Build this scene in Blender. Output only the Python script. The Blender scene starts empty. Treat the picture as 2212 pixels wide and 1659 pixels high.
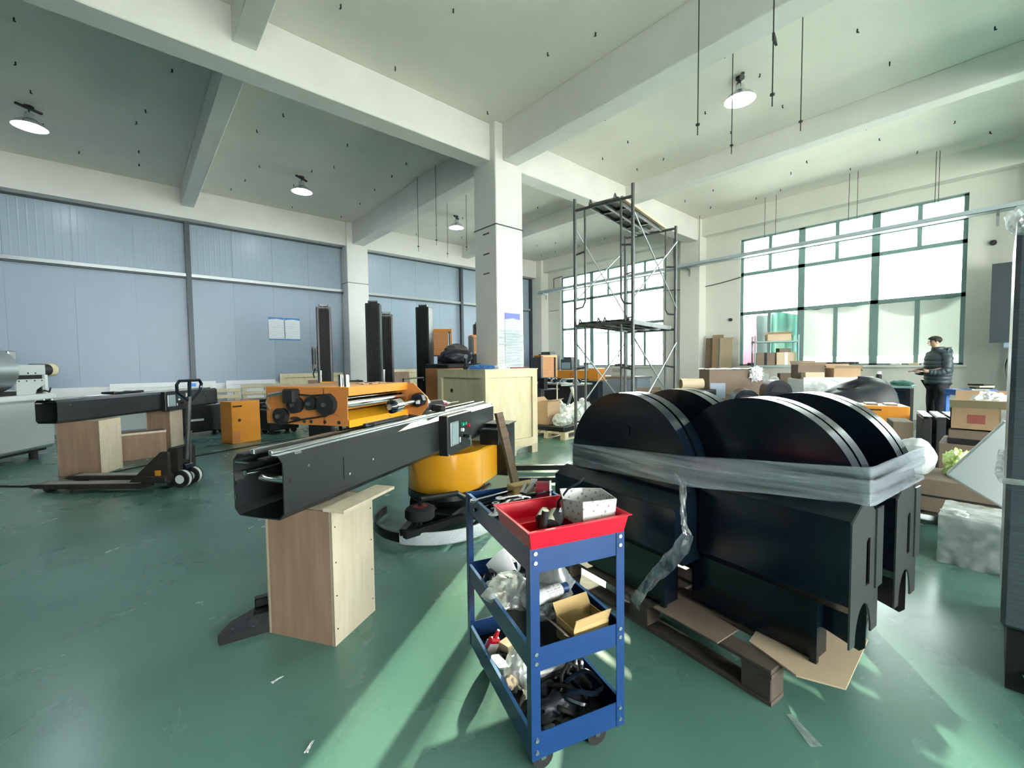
import bpy, bmesh, math, random
from mathutils import Vector, Matrix, noise
random.seed(7)
PI = math.pi
scene = bpy.context.scene
COL = scene.collection

# ---------------------------------------------------------------- camera
cam_d = bpy.data.cameras.new('camera'); cam = bpy.data.objects.new('camera', cam_d); COL.objects.link(cam)
cam_d.sensor_width = 36.0; cam_d.lens = 931.0 / 2212.0 * 36.0; cam_d.clip_start = 0.05; cam_d.clip_end = 300
_r = Vector((0.74887009, -0.66260878, -0.01196639)); _d = Vector((-0.04049867, -0.02773322, -0.99879464)); _f = Vector((0.66147823, 0.74845205, -0.04760335))
cam.matrix_world = Matrix(((_r.x, -_d.x, -_f.x, 0.0), (_r.y, -_d.y, -_f.y, 0.0), (_r.z, -_d.z, -_f.z, 1.35), (0, 0, 0, 1)))
scene.camera = cam

# ---------------------------------------------------------------- world, sun, exposure
world = bpy.data.worlds.new('hazy_sky'); scene.world = world; world.use_nodes = True
bg = world.node_tree.nodes['Background']; bg.inputs['Color'].default_value = (0.97, 1.0, 0.985, 1); bg.inputs['Strength'].default_value = 13.0
sun_d = bpy.data.lights.new('sun', 'SUN'); sun = bpy.data.objects.new('sun', sun_d); COL.objects.link(sun)
sun_d.energy = 13.0; sun_d.color = (1.0, 0.90, 0.66); sun_d.angle = math.radians(1.0)
sun.rotation_euler = Vector((-0.83, -0.56, -math.tan(math.radians(12.5)))).to_track_quat('-Z', 'Y').to_euler(); sun.location = (14, 12, 8)
scene.view_settings.view_transform = 'Standard'; scene.view_settings.look = 'None'
scene.view_settings.exposure = 1.15; scene.view_settings.gamma = 1.0; scene.view_settings.use_curve_mapping = False
scene.cycles.use_denoising = True; scene.cycles.max_bounces = 5; scene.cycles.diffuse_bounces = 4; scene.cycles.glossy_bounces = 2; scene.cycles.transmission_bounces = 2; scene.cycles.transparent_max_bounces = 10; scene.cycles.use_adaptive_sampling = True; scene.cycles.adaptive_threshold = 0.06; scene.cycles.adaptive_min_samples = 16
scene.cycles.use_light_tree = False; scene.cycles.sample_clamp_indirect = 8.0; scene.cycles.caustics_reflective = False; scene.cycles.caustics_refractive = False

# ---------------------------------------------------------------- materials
M = {}
def mat(key, col, rough=0.6, metal=0.0, var=0.0, scale=6.0, bump=0.0, bscale=40.0, spec=0.5, col2=None, stretch=None, emit=None, alpha=None, trans=0.0, coat=0.0):
    m = bpy.data.materials.new(key); m.use_nodes = True; nt = m.node_tree; N = nt.nodes; L = nt.links
    b = N['Principled BSDF']; b.inputs['Roughness'].default_value = rough; b.inputs['Metallic'].default_value = metal
    b.inputs['Specular IOR Level'].default_value = spec; b.inputs['Base Color'].default_value = (*col, 1)
    if coat: b.inputs['Coat Weight'].default_value = coat; b.inputs['Coat Roughness'].default_value = 0.15
    if trans: b.inputs['Transmission Weight'].default_value = trans
    if emit: b.inputs['Emission Color'].default_value = (*emit[0], 1); b.inputs['Emission Strength'].default_value = emit[1]
    if alpha is not None: b.inputs['Alpha'].default_value = alpha
    tc = mp = None
    if var or bump or col2:
        tc = N.new('ShaderNodeTexCoord'); mp = N.new('ShaderNodeMapping'); L.new(tc.outputs['Object'], mp.inputs['Vector'])
        if stretch: mp.inputs['Scale'].default_value = stretch
    if var or col2:
        nz = N.new('ShaderNodeTexNoise'); nz.inputs['Scale'].default_value = scale; nz.inputs['Detail'].default_value = 6.0; nz.inputs['Roughness'].default_value = 0.62
        L.new(mp.outputs['Vector'], nz.inputs['Vector'])
        rp = N.new('ShaderNodeValToRGB'); rp.color_ramp.elements[0].position = 0.32; rp.color_ramp.elements[1].position = 0.70
        c2 = col2 if col2 else tuple(min(1, c * (1 + var)) for c in col); c1 = col if col2 else tuple(c * (1 - var) for c in col)
        rp.color_ramp.elements[0].color = (*c1, 1); rp.color_ramp.elements[1].color = (*c2, 1)
        L.new(nz.outputs['Fac'], rp.inputs['Fac']); L.new(rp.outputs['Color'], b.inputs['Base Color'])
    if bump:
        n2 = N.new('ShaderNodeTexNoise'); n2.inputs['Scale'].default_value = bscale; n2.inputs['Detail'].default_value = 4.0
        L.new(mp.outputs['Vector'], n2.inputs['Vector'])
        bp = N.new('ShaderNodeBump'); bp.inputs['Strength'].default_value = bump; bp.inputs['Distance'].default_value = 0.02
        L.new(n2.outputs['Fac'], bp.inputs['Height']); L.new(bp.outputs['Normal'], b.inputs['Normal'])
    M[key] = m; return m

def film(key, col, opacity, rough=0.2, wr=0.0, wscale=(3, 3, 30), gl=0.5, tl=0.25, spot=0.0):
    """see-through plastic sheet: transparent, diffuse/translucent and glossy mixed, wrinkles vary how milky it is"""
    m = bpy.data.materials.new(key); m.use_nodes = True; nt = m.node_tree; N = nt.nodes; L = nt.links
    for n in list(N): N.remove(n)
    out = N.new('ShaderNodeOutputMaterial'); tr = N.new('ShaderNodeBsdfTransparent'); tr.inputs['Color'].default_value = (0.96, 0.98, 0.98, 1)
    df = N.new('ShaderNodeBsdfDiffuse'); df.inputs['Color'].default_value = (*col, 1)
    tn = N.new('ShaderNodeBsdfTranslucent'); tn.inputs['Color'].default_value = (*col, 1)
    gs = N.new('ShaderNodeBsdfGlossy'); gs.inputs['Roughness'].default_value = rough; gs.inputs['Color'].default_value = (0.95, 0.97, 1.0, 1)
    m1 = N.new('ShaderNodeMixShader'); m1.inputs['Fac'].default_value = tl; L.new(df.outputs[0], m1.inputs[1]); L.new(tn.outputs[0], m1.inputs[2])
    m2 = N.new('ShaderNodeMixShader'); m2.inputs['Fac'].default_value = gl; L.new(m1.outputs[0], m2.inputs[1]); L.new(gs.outputs[0], m2.inputs[2])
    m3 = N.new('ShaderNodeMixShader'); m3.inputs['Fac'].default_value = opacity; L.new(tr.outputs[0], m3.inputs[1]); L.new(m2.outputs[0], m3.inputs[2])
    L.new(m3.outputs[0], out.inputs['Surface'])
    if wr:
        tc = N.new('ShaderNodeTexCoord'); mp = N.new('ShaderNodeMapping'); mp.inputs['Scale'].default_value = wscale; L.new(tc.outputs['Object'], mp.inputs['Vector'])
        nz = N.new('ShaderNodeTexNoise'); nz.inputs['Scale'].default_value = 1.0; nz.inputs['Detail'].default_value = 5; L.new(mp.outputs['Vector'], nz.inputs['Vector'])
        mr = N.new('ShaderNodeMapRange'); mr.inputs['From Min'].default_value = 0.3; mr.inputs['From Max'].default_value = 0.7
        mr.inputs['To Min'].default_value = max(0.02, opacity - wr); mr.inputs['To Max'].default_value = min(1, opacity + wr)
        L.new(nz.outputs['Fac'], mr.inputs['Value']); L.new(mr.outputs['Result'], m3.inputs['Fac'])
        bp = N.new('ShaderNodeBump'); bp.inputs['Strength'].default_value = 0.25; bp.inputs['Distance'].default_value = 0.02; L.new(nz.outputs['Fac'], bp.inputs['Height'])
        for s in (df, gs): L.new(bp.outputs['Normal'], s.inputs['Normal'])
    M[key] = m; return m

def stripes(key, base, ink, per, duty, axis='Z', top=None, topcol=None, jitter=0.0):
    """flat print: rows of small writing too small to read, with a coloured band at head and foot (object coordinates)"""
    m = bpy.data.materials.new(key); m.use_nodes = True; nt = m.node_tree; N = nt.nodes; L = nt.links; b = N['Principled BSDF']; b.inputs['Roughness'].default_value = 0.5
    tc = N.new('ShaderNodeTexCoord'); sp = N.new('ShaderNodeSeparateXYZ'); L.new(tc.outputs['Object'], sp.inputs[0])
    def mth(op, a, v=None, w=None):
        n = N.new('ShaderNodeMath'); n.operation = op
        for i, q in enumerate((a, v, w)):
            if q is None: continue
            if isinstance(q, (int, float)): n.inputs[i].default_value = q
            else: L.new(q, n.inputs[i])
        return n.outputs[0]
    z = sp.outputs[axis]
    row = mth('LESS_THAN', mth('FRACT', mth('DIVIDE', z, per)), duty)
    nz = N.new('ShaderNodeTexNoise'); nz.inputs['Scale'].default_value = 60; L.new(tc.outputs['Object'], nz.inputs['Vector'])
    brk = mth('GREATER_THAN', nz.outputs['Fac'], 0.42)
    fac = mth('MULTIPLY', mth('MULTIPLY', row, brk), 0.55)
    mx = N.new('ShaderNodeMixRGB'); mx.inputs[1].default_value = (*base, 1); mx.inputs[2].default_value = (*ink, 1); L.new(fac, mx.inputs['Fac'])
    o = mx.outputs[0]
    if top is not None:
        # curved band at the head, straight band at the foot
        wv = mth('MULTIPLY', mth('ABSOLUTE', sp.outputs['X']), 0.12)
        f1 = mth('GREATER_THAN', mth('ADD', z, wv), top[1]); f2 = mth('LESS_THAN', z, top[0]); f = mth('MAXIMUM', f1, f2)
        m2 = N.new('ShaderNodeMixRGB'); m2.inputs[2].default_value = (*topcol, 1); L.new(o, m2.inputs[1]); L.new(f, m2.inputs['Fac']); o = m2.outputs[0]
    L.new(o, b.inputs['Base Color']); M[key] = m; return m

mat('plaster', (0.75, 0.74, 0.72), 0.85, var=0.05, scale=1.3, bump=0.05, bscale=6)
mat('plaster_ceil', (0.83, 0.80, 0.74), 0.9, var=0.05, scale=0.7, bump=0.04, bscale=4)
mat('wallpaint', (0.74, 0.74, 0.68), 0.85, var=0.04, scale=1.0, bump=0.05, bscale=5)
mat('sheet_grey', (0.34, 0.42, 0.50), 0.26, var=0.05, scale=0.8, spec=0.5)
mat('sheet_low', (0.31, 0.385, 0.475), 0.42, var=0.04, scale=0.8, spec=0.45)
mat('steel_dark', (0.06, 0.075, 0.085), 0.45, metal=0.4)
mat('steel_rail', (0.42, 0.46, 0.47), 0.35, metal=0.8)
mat('steel_bright', (0.75, 0.78, 0.78), 0.22, metal=1.0)
mat('winframe', (0.22, 0.34, 0.33), 0.5, metal=0.2)
mat('white_paint', (0.78, 0.81, 0.80), 0.5)
mat('black_powder', (0.009, 0.011, 0.013), 0.35, spec=0.5, bump=0.02, bscale=300)
mat('black_gloss', (0.006, 0.012, 0.022), 0.16, spec=0.5)
mat('cover_end_lit', (0.11, 0.12, 0.12), 0.32, metal=0.5)  # black cover sheet greyed on the slotted ends, reflected light put into the colour
mat('cover_black', (0.004, 0.010, 0.019), 0.2, spec=0.5)
mat('black_matte', (0.012, 0.013, 0.014), 0.75)
mat('rubber', (0.016, 0.016, 0.017), 0.8)
mat('grey_beam', (0.020, 0.024, 0.026), 0.36, metal=0.0, bump=0.02, bscale=400)
mat('orange', (0.66, 0.25, 0.02), 0.38, var=0.06, scale=3, coat=0.2)
mat('orange_dark', (0.52, 0.19, 0.05), 0.45, var=0.08, scale=3)
mat('yellow', (0.80, 0.36, 0.015), 0.25, var=0.03, scale=2, coat=0.5)
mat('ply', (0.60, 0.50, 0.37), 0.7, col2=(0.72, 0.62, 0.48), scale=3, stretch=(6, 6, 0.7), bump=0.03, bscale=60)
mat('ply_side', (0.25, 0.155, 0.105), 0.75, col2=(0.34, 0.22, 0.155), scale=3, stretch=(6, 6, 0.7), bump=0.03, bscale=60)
mat('pine', (0.62, 0.53, 0.33), 0.7, col2=(0.76, 0.67, 0.46), scale=3, stretch=(3, 3, 1), bump=0.04, bscale=40)
mat('pallet_wood', (0.50, 0.42, 0.29), 0.8, col2=(0.66, 0.58, 0.42), scale=4, bump=0.06, bscale=30)
mat('pallet_dark', (0.07, 0.055, 0.042), 0.85, col2=(0.13, 0.10, 0.078), scale=5, bump=0.08, bscale=30)
mat('plank_brown', (0.16, 0.11, 0.075), 0.8, col2=(0.24, 0.17, 0.12), scale=4, stretch=(1, 1, 8))
mat('cardboard', (0.42, 0.28, 0.17), 0.85, var=0.06, scale=5)
mat('cardboard_dull', (0.21, 0.155, 0.115), 0.85, var=0.08, scale=5)
mat('cardboard_pale', (0.60, 0.47, 0.32), 0.85, var=0.05, scale=5)
mat('cardboard_tan', (0.58, 0.40, 0.17), 0.8, var=0.08, scale=5)
mat('ink', (0.03, 0.03, 0.03), 0.8)
mat('red_ink', (0.32, 0.09, 0.07), 0.8)
mat('paper', (0.78, 0.79, 0.82), 0.7, var=0.02)
mat('paper_print', (0.75, 0.76, 0.76), 0.7, var=0.25, scale=60)
mat('foam', (0.82, 0.86, 0.87), 0.8)
mat('blue_steel', (0.004, 0.042, 0.165), 0.4, var=0.08, scale=6, coat=0.2)
mat('blue_worn', (0.05, 0.17, 0.42), 0.4)
mat('blue_plastic', (0.03, 0.17, 0.60), 0.4)
mat('red_plastic', (0.72, 0.006, 0.03), 0.32, coat=0.2)
mat('dark_red', (0.20, 0.008, 0.025), 0.35)
mat('chrome', (0.70, 0.70, 0.70), 0.18, metal=1.0)
mat('tool_steel', (0.38, 0.38, 0.38), 0.32, metal=1.0, var=0.1, scale=20)
mat('skin', (0.55, 0.33, 0.25), 0.55)
mat('hair', (0.018, 0.013, 0.011), 0.7)
mat('jacket', (0.035, 0.055, 0.065), 0.5, var=0.1, scale=20)
mat('trousers', (0.022, 0.026, 0.032), 0.85)
mat('black_cloth', (0.012, 0.016, 0.022), 0.55, bump=0.1, bscale=12)
mat('brown_cloth', (0.10, 0.085, 0.075), 0.9, bump=0.1, bscale=30)
mat('screen', (0.30, 0.38, 0.40), 0.15)
mat('green_btn', (0.02, 0.35, 0.22), 0.3)
mat('red_btn', (0.6, 0.02, 0.04), 0.3)
mat('white_machine', (0.50, 0.55, 0.53), 0.4, var=0.04, scale=2)
mat('white_gloss', (0.70, 0.74, 0.74), 0.25)
mat('lampglow', (1, 1, 1), 0.5, emit=((0.78, 0.86, 1.0), 130.0))
mat('lamp_alu', (0.72, 0.75, 0.78), 0.25, metal=0.9)
mat('rod', (0.05, 0.055, 0.055), 0.6, metal=0.5)
mat('tray_blue', (0.45, 0.52, 0.58), 0.4, metal=0.3)
mat('rust', (0.045, 0.038, 0.032), 0.6, metal=0.3, var=0.2, scale=12)
mat('scaf', (0.11, 0.115, 0.115), 0.5, metal=0.6, var=0.2, scale=10)
mat('scaf_deck', (0.36, 0.34, 0.31), 0.6, metal=0.3, var=0.15, scale=8)
mat('tarp_green', (0.06, 0.20, 0.17), 0.6, var=0.1)
mat('tarp_grey', (0.10, 0.14, 0.15), 0.6, var=0.1)
mat('tarp_red', (0.55, 0.10, 0.16), 0.6, var=0.2, scale=3)
mat('ext_white', (0.75, 0.77, 0.75), 0.8)
mat('ext_ground', (0.66, 0.65, 0.60), 0.9)
mat('bubble', (0.70, 0.74, 0.80), 0.35, bump=0.5, bscale=90)
mat('hose', (0.60, 0.64, 0.60), 0.4)
mat('lime', (0.62, 0.75, 0.30), 0.5)
mat('wrapblack', (0.10, 0.125, 0.15), 0.3, bump=0.25, bscale=20, stretch=(0.4, 0.4, 9), var=0.2, scale=14)
film('stretch', (0.70, 0.76, 0.84), 0.34, 0.25, wr=0.34, wscale=(1.2, 1.2, 34), gl=0.35, tl=0.3)
film('bagfilm', (0.78, 0.82, 0.82), 0.48, 0.3, wr=0.22, wscale=(14, 14, 14), gl=0.18, tl=0.4)
film('clearwrap', (0.78, 0.81, 0.80), 0.6, 0.3, wr=0.3, wscale=(9, 9, 9), gl=0.2, tl=0.3)
film('winfilm', (0.84, 0.90, 0.85), 1.0, 0.5, gl=0.02, tl=0.035)
film('tailfilm', (0.72, 0.77, 0.84), 0.38, 0.2, wr=0.3, wscale=(30, 30, 14), gl=0.5, tl=0.3)

def glass_mat():
    m = bpy.data.materials.new('window_glass'); m.use_nodes = True; nt = m.node_tree; N = nt.nodes; L = nt.links
    for n in list(N): N.remove(n)
    out = N.new('ShaderNodeOutputMaterial'); tr = N.new('ShaderNodeBsdfTransparent'); tr.inputs['Color'].default_value = (0.90, 0.96, 0.94, 1)
    gl = N.new('ShaderNodeBsdfGlossy'); gl.inputs['Roughness'].default_value = 0.02
    fr = N.new('ShaderNodeFresnel'); fr.inputs['IOR'].default_value = 1.45
    mx = N.new('ShaderNodeMixShader'); L.new(fr.outputs[0], mx.inputs['Fac']); L.new(tr.outputs[0], mx.inputs[1]); L.new(gl.outputs[0], mx.inputs[2]); L.new(mx.outputs[0], out.inputs['Surface'])
    M['glass'] = m
glass_mat()

def floor_mat():
    m = bpy.data.materials.new('green_epoxy'); m.use_nodes = True; nt = m.node_tree; N = nt.nodes; L = nt.links; b = N['Principled BSDF']
    tc = N.new('ShaderNodeTexCoord')
    def nz(sc, det=6, st=None, dist=0.0):
        n = N.new('ShaderNodeTexNoise'); n.inputs['Scale'].default_value = sc; n.inputs['Detail'].default_value = det; n.inputs['Distortion'].default_value = dist
        if st:
            mp = N.new('ShaderNodeMapping'); mp.inputs['Scale'].default_value = st; mp.inputs['Rotation'].default_value = (0, 0, 0.5); L.new(tc.outputs['Object'], mp.inputs['Vector']); L.new(mp.outputs['Vector'], n.inputs['Vector'])
        else: L.new(tc.outputs['Object'], n.inputs['Vector'])
        return n.outputs['Fac']
    r = N.new('ShaderNodeValToRGB'); r.color_ramp.elements[0].position = 0.3; r.color_ramp.elements[0].color = (0.085, 0.200, 0.165, 1); r.color_ramp.elements[1].position = 0.72; r.color_ramp.elements[1].color = (0.130, 0.270, 0.235, 1)
    L.new(nz(0.9), r.inputs['Fac'])
    # scuffs and dust drag marks
    r2 = N.new('ShaderNodeValToRGB'); r2.color_ramp.elements[0].position = 0.60; r2.color_ramp.elements[0].color = (0, 0, 0, 1); r2.color_ramp.elements[1].position = 0.78; r2.color_ramp.elements[1].color = (0.16, 0.16, 0.16, 1)
    L.new(nz(1.6, 8, (1, 7, 1), 1.2), r2.inputs['Fac'])
    mx = N.new('ShaderNodeMixRGB'); L.new(r2.outputs['Color'], mx.inputs['Fac']); L.new(r.outputs['Color'], mx.inputs[1]); mx.inputs[2].default_value = (0.20, 0.33, 0.28, 1)
    L.new(mx.outputs[0], b.inputs['Base Color'])
    rr = N.new('ShaderNodeMapRange'); rr.inputs['To Min'].default_value = 0.22; rr.inputs['To Max'].default_value = 0.31; L.new(nz(2.2, 6, None, 0.8), rr.inputs['Value']); L.new(rr.outputs['Result'], b.inputs['Roughness'])
    bp = N.new('ShaderNodeBump'); bp.inputs['Strength'].default_value = 0.012; bp.inputs['Distance'].default_value = 0.02; L.new(nz(3.0, 5), bp.inputs['Height']); L.new(bp.outputs['Normal'], b.inputs['Normal'])
    b.inputs['Specular IOR Level'].default_value = 0.5
    M['floor'] = m
floor_mat()
stripes('notice_print', (0.80, 0.83, 0.86), (0.25, 0.28, 0.33), 0.026, 0.45, 'Z', (-0.27, 0.265), (0.04, 0.22, 0.55))
stripes('column_print', (0.62, 0.66, 0.70), (0.30, 0.36, 0.48), 0.05, 0.4, 'Z', (-0.60, 0.53), (0.16, 0.20, 0.55))
stripes('grille_print', (0.60, 0.28, 0.10), (0.25, 0.08, 0.02), 0.035, 0.5, 'Z')
stripes('carton_print', (0.72, 0.72, 0.70), (0.12, 0.12, 0.14), 0.006, 0.5, 'Z')

# ---------------------------------------------------------------- mesh helpers
class MB:
    def __init__(s): s.bm = bmesh.new()
    def box(s, x0, x1, y0, y1, z0, z1, bev=0.0, seg=1):
        r = bmesh.ops.create_cube(s.bm, size=1.0, matrix=Matrix.Translation(((x0+x1)/2, (y0+y1)/2, (z0+z1)/2)) @ Matrix.Diagonal((abs(x1-x0), abs(y1-y0), abs(z1-z0), 1)))
        if bev:
            ed = list({e for v in r['verts'] for e in v.link_edges}); bmesh.ops.bevel(s.bm, geom=ed, offset=bev, segments=seg, affect='EDGES', profile=0.5)
        return s
    def obox(s, c, size, rot=(0, 0, 0), bev=0.0):
        from mathutils import Euler
        mt = Matrix.Translation(c) @ Euler(rot).to_matrix().to_4x4() @ Matrix.Diagonal((*size, 1))
        r = bmesh.ops.create_cube(s.bm, size=1.0, matrix=mt)
        if bev:
            ed = list({e for v in r['verts'] for e in v.link_edges}); bmesh.ops.bevel(s.bm, geom=ed, offset=bev, segments=1, affect='EDGES')
        return s
    def cyl(s, p0, p1, r0, r1=None, n=16, cap=True):
        p0 = Vector(p0); p1 = Vector(p1); d = p1 - p0; r1 = r0 if r1 is None else r1
        mt = Matrix.Translation((p0 + p1) / 2) @ d.to_track_quat('Z', 'Y').to_matrix().to_4x4()
        bmesh.ops.create_cone(s.bm, cap_ends=cap, cap_tris=False, segments=n, radius1=r0, radius2=r1, depth=d.length, matrix=mt); return s
    def tube(s, pts, r, n=8, cap=True):
        pts = [Vector(p) for p in pts]; rings = []; up = None
        for i, p in enumerate(pts):
            t = (pts[min(i+1, len(pts)-1)] - pts[max(i-1, 0)]).normalized()
            if up is None: up = Vector((0, 0, 1)) if abs(t.z) < 0.9 else Vector((1, 0, 0))
            a = t.cross(up); a = a.normalized() if a.length > 1e-5 else Vector((1, 0, 0)); b = a.cross(t).normalized(); up = b
            rr = r[i] if isinstance(r, (list, tuple)) else r
            rings.append([s.bm.verts.new(p + (a*math.cos(2*PI*k/n) + b*math.sin(2*PI*k/n))*rr) for k in range(n)])
        for i in range(len(rings)-1):
            for k in range(n): s.bm.faces.new((rings[i][k], rings[i][(k+1) % n], rings[i+1][(k+1) % n], rings[i+1][k]))
        if cap: s.bm.faces.new(rings[0][::-1]); s.bm.faces.new(rings[-1])
        return s
    def prism(s, poly, a, b, axis='x', inset=None):
        """poly: 2D outline; extruded a..b along axis. x: (y,z) outline, y: (x,z) outline, z: (x,y) outline"""
        f = {'x': lambda p, t: (t, p[0], p[1]), 'y': lambda p, t: (p[0], t, p[1]), 'z': lambda p, t: (p[0], p[1], t)}[axis]
        A = [s.bm.verts.new(f(p, a)) for p in poly]; B = [s.bm.verts.new(f(p, b)) for p in poly]; n = len(poly)
        s.bm.faces.new(A); s.bm.faces.new(B[::-1])
        for i in range(n): s.bm.faces.new((A[i], B[i], B[(i+1) % n], A[(i+1) % n]))
        return s
    def plate(s, outer, holes, a, b, axis='x'):
        """flat plate with holes: triangulated 2D fill, extruded a..b"""
        f = {'x': lambda p, t: (t, p[0], p[1]), 'y': lambda p, t: (p[0], t, p[1]), 'z': lambda p, t: (p[0], p[1], t)}[axis]
        for t, flip in ((a, False), (b, True)):
            es = []
            for lp in [outer] + holes:
                vs = [s.bm.verts.new(f(p, t)) for p in lp]
                es += [s.bm.edges.new((vs[i], vs[(i+1) % len(vs)])) for i in range(len(vs))]
            bmesh.ops.triangle_fill(s.bm, use_beauty=True, use_dissolve=False, edges=es)
        for lp in [outer] + holes:
            n = len(lp); A = [s.bm.verts.new(f(p, a)) for p in lp]; B = [s.bm.verts.new(f(p, b)) for p in lp]
            for i in range(n): s.bm.faces.new((A[i], B[i], B[(i+1) % n], A[(i+1) % n]))
        return s
    def lathe(s, prof, n=24, c=(0, 0, 0), a0=0, a1=2*PI):
        full = abs(a1 - a0 - 2*PI) < 1e-6; m = n if full else n + 1; rings = []
        for k in range(m):
            a = a0 + (a1 - a0)*k/n; rings.append([s.bm.verts.new((c[0] + r*math.cos(a), c[1] + r*math.sin(a), c[2] + z)) for r, z in prof])
        for k in range(n):
            A = rings[k]; B = rings[(k+1) % m]
            for i in range(len(prof)-1):
                try: s.bm.faces.new((A[i], B[i], B[i+1], A[i+1]))
                except ValueError: pass
        return s
    def grid(s, fn, nu, nv, wrap=False):
        vs = [[s.bm.verts.new(fn(i/nu, j/nv)) for j in range(nv+1)] for i in range(nu if wrap else nu+1)]
        for i in range(nu):
            for j in range(nv): s.bm.faces.new((vs[i][j], vs[(i+1) % len(vs)][j], vs[(i+1) % len(vs)][j+1], vs[i][j+1]))
        return s
    def blob(s, c, size, amp=0.15, freq=3.0, sub=4, flat=None, seed=0.0):
        r = bmesh.ops.create_icosphere(s.bm, subdivisions=sub, radius=1.0)
        for v in r['verts']:
            n = v.co.normalized(); q = n*freq + Vector((seed, seed*1.7, -seed)); k = 1 + amp*(noise.noise(q) + 0.6*noise.noise(q*2.3) + 0.35*abs(noise.noise(q*5.1)))
            v.co = Vector((n.x*size[0]*k, n.y*size[1]*k, n.z*size[2]*k)); 
            if flat is not None and v.co.z < flat: v.co.z = flat + (v.co.z - flat)*0.04
            v.co += Vector(c)
        return s
    def rot(s, mt): bmesh.ops.transform(s.bm, matrix=mt, verts=s.bm.verts); return s
    def mesh(s, name, m, smooth=False):
        bmesh.ops.recalc_face_normals(s.bm, faces=s.bm.faces); me = bpy.data.meshes.new(name); s.bm.to_mesh(me); s.bm.free(); me.materials.append(M[m])
        if smooth:
            for p in me.polygons: p.use_smooth = True
            try: me.set_sharp_from_angle(angle=math.radians(38))
            except Exception: pass
        return me
    def make(s, name, m, parent=None, smooth=False, label=None, loc=None, rot=None):
        o = bpy.data.objects.new(name, s.mesh(name, m, smooth)); COL.objects.link(o); o.parent = parent
        if label: o['label'] = label
        if loc is not None: o.location = loc
        if rot is not None: o.rotation_euler = rot
        return o
def T(name, label, cat, loc=(0, 0, 0), rz=0.0, group=None, kind=None):
    o = bpy.data.objects.new(name, None); COL.objects.link(o); o.location = loc; o.rotation_euler = (0, 0, rz); o.empty_display_size = 0.1
    o['label'] = label; o['category'] = cat
    if group: o['group'] = group
    if kind: o['kind'] = kind
    return o
def tag(o, label, cat, group=None, kind=None):
    o['label'] = label; o['category'] = cat
    if group: o['group'] = group
    if kind: o['kind'] = kind
    return o
def B(*a, bev=0.0): return MB().box(*a, bev=bev)
def dup(root, loc, rz=None, label=None, group=None):
    r = root.copy(); COL.objects.link(r); r.location = loc
    if rz is not None: r.rotation_euler = (0, 0, rz)
    if label: r['label'] = label
    if group: r['group'] = group
    for ch in list(root.children):
        c = ch.copy(); COL.objects.link(c); c.parent = r
        for g in list(ch.children):
            d = g.copy(); COL.objects.link(d); d.parent = c
    return r
def share(me, name, parent, loc=(0, 0, 0), rot=(0, 0, 0)):
    o = bpy.data.objects.new(name, me); COL.objects.link(o); o.parent = parent; o.location = loc; o.rotation_euler = rot; return o
def arc(c, r, a0, a1, n): return [(c[0] + r*math.cos(a0 + (a1-a0)*i/n), c[1] + r*math.sin(a0 + (a1-a0)*i/n)) for i in range(n+1)]
D = math.radians
# ================================================================ the building
CEIL = 5.47; MB_Z = 4.85; SB_Z = 5.07
X0, X1, Y0, Y1 = -20.6, 12.9, -7.9, 12.9
tag(B(X0-0.3, X1+0.3, Y0-0.3, Y1+0.3, -0.2, 0.0).make('floor', 'floor'), 'green epoxy floor with scuffs and dust', 'floor', kind='structure')
ceiling = tag(B(X0-0.3, X1+0.3, Y0-0.3, Y1+0.3, CEIL, CEIL+0.2).make('ceiling', 'plaster_ceil'), 'pale painted concrete ceiling dotted with anchor stubs', 'ceiling', kind='structure')
def struct(name, mb, m, label, cat, smooth=False): return tag(mb.make(name, m, smooth=smooth), label, cat, kind='structure')
struct('ceiling_beam', B(X0, X1, 5.92, 6.26, MB_Z, CEIL, bev=0.01), 'plaster', 'main concrete beam crossing over the central column towards the window wall', 'beam')
struct('ceiling_beam', B(4.95, 5.30, Y0, 5.93, MB_Z, CEIL, bev=0.01), 'plaster', 'main concrete beam running overhead from central column past the hanging rods', 'beam')
struct('ceiling_beam', B(4.95, 5.30, 6.25, 12.6, MB_Z, CEIL, bev=0.01), 'plaster', 'main concrete beam from central column to the grey panel wall', 'beam')
struct('ceiling_beam', B(X0, X1, -0.98, -0.64, MB_Z, CEIL, bev=0.01), 'plaster', 'main concrete beam beyond the tall wrapped load', 'beam')
struct('ceiling_beam', B(-2.95, -2.6, Y0, Y1, MB_Z, CEIL, bev=0.01), 'plaster', 'main concrete beam behind the white machine bay', 'beam')
for i, (x, lab) in enumerate(((1.02, 'over the black beam machine'), (8.86, 'over the scaffold bay'))):
    struct('ceiling_beam', B(x, x+0.25, Y0, 5.93, SB_Z, CEIL, bev=0.01), 'plaster', 'secondary ceiling beam %s, camera side of the main beam' % lab, 'beam')
    struct('ceiling_beam', B(x, x+0.25, 6.25, 12.6, SB_Z, CEIL, bev=0.01), 'plaster', 'secondary ceiling beam %s, reaching the grey panel wall' % lab, 'beam')
struct('ceiling_beam', B(X0, X1, 12.58, 13.2, 4.80, CEIL), 'plaster', 'edge beam along the top of the grey panel wall', 'beam')
struct('ceiling_beam', B(12.62, 13.2, Y0, 12.6, 4.98, CEIL), 'wallpaint', 'edge beam above the big windows', 'beam')
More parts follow.
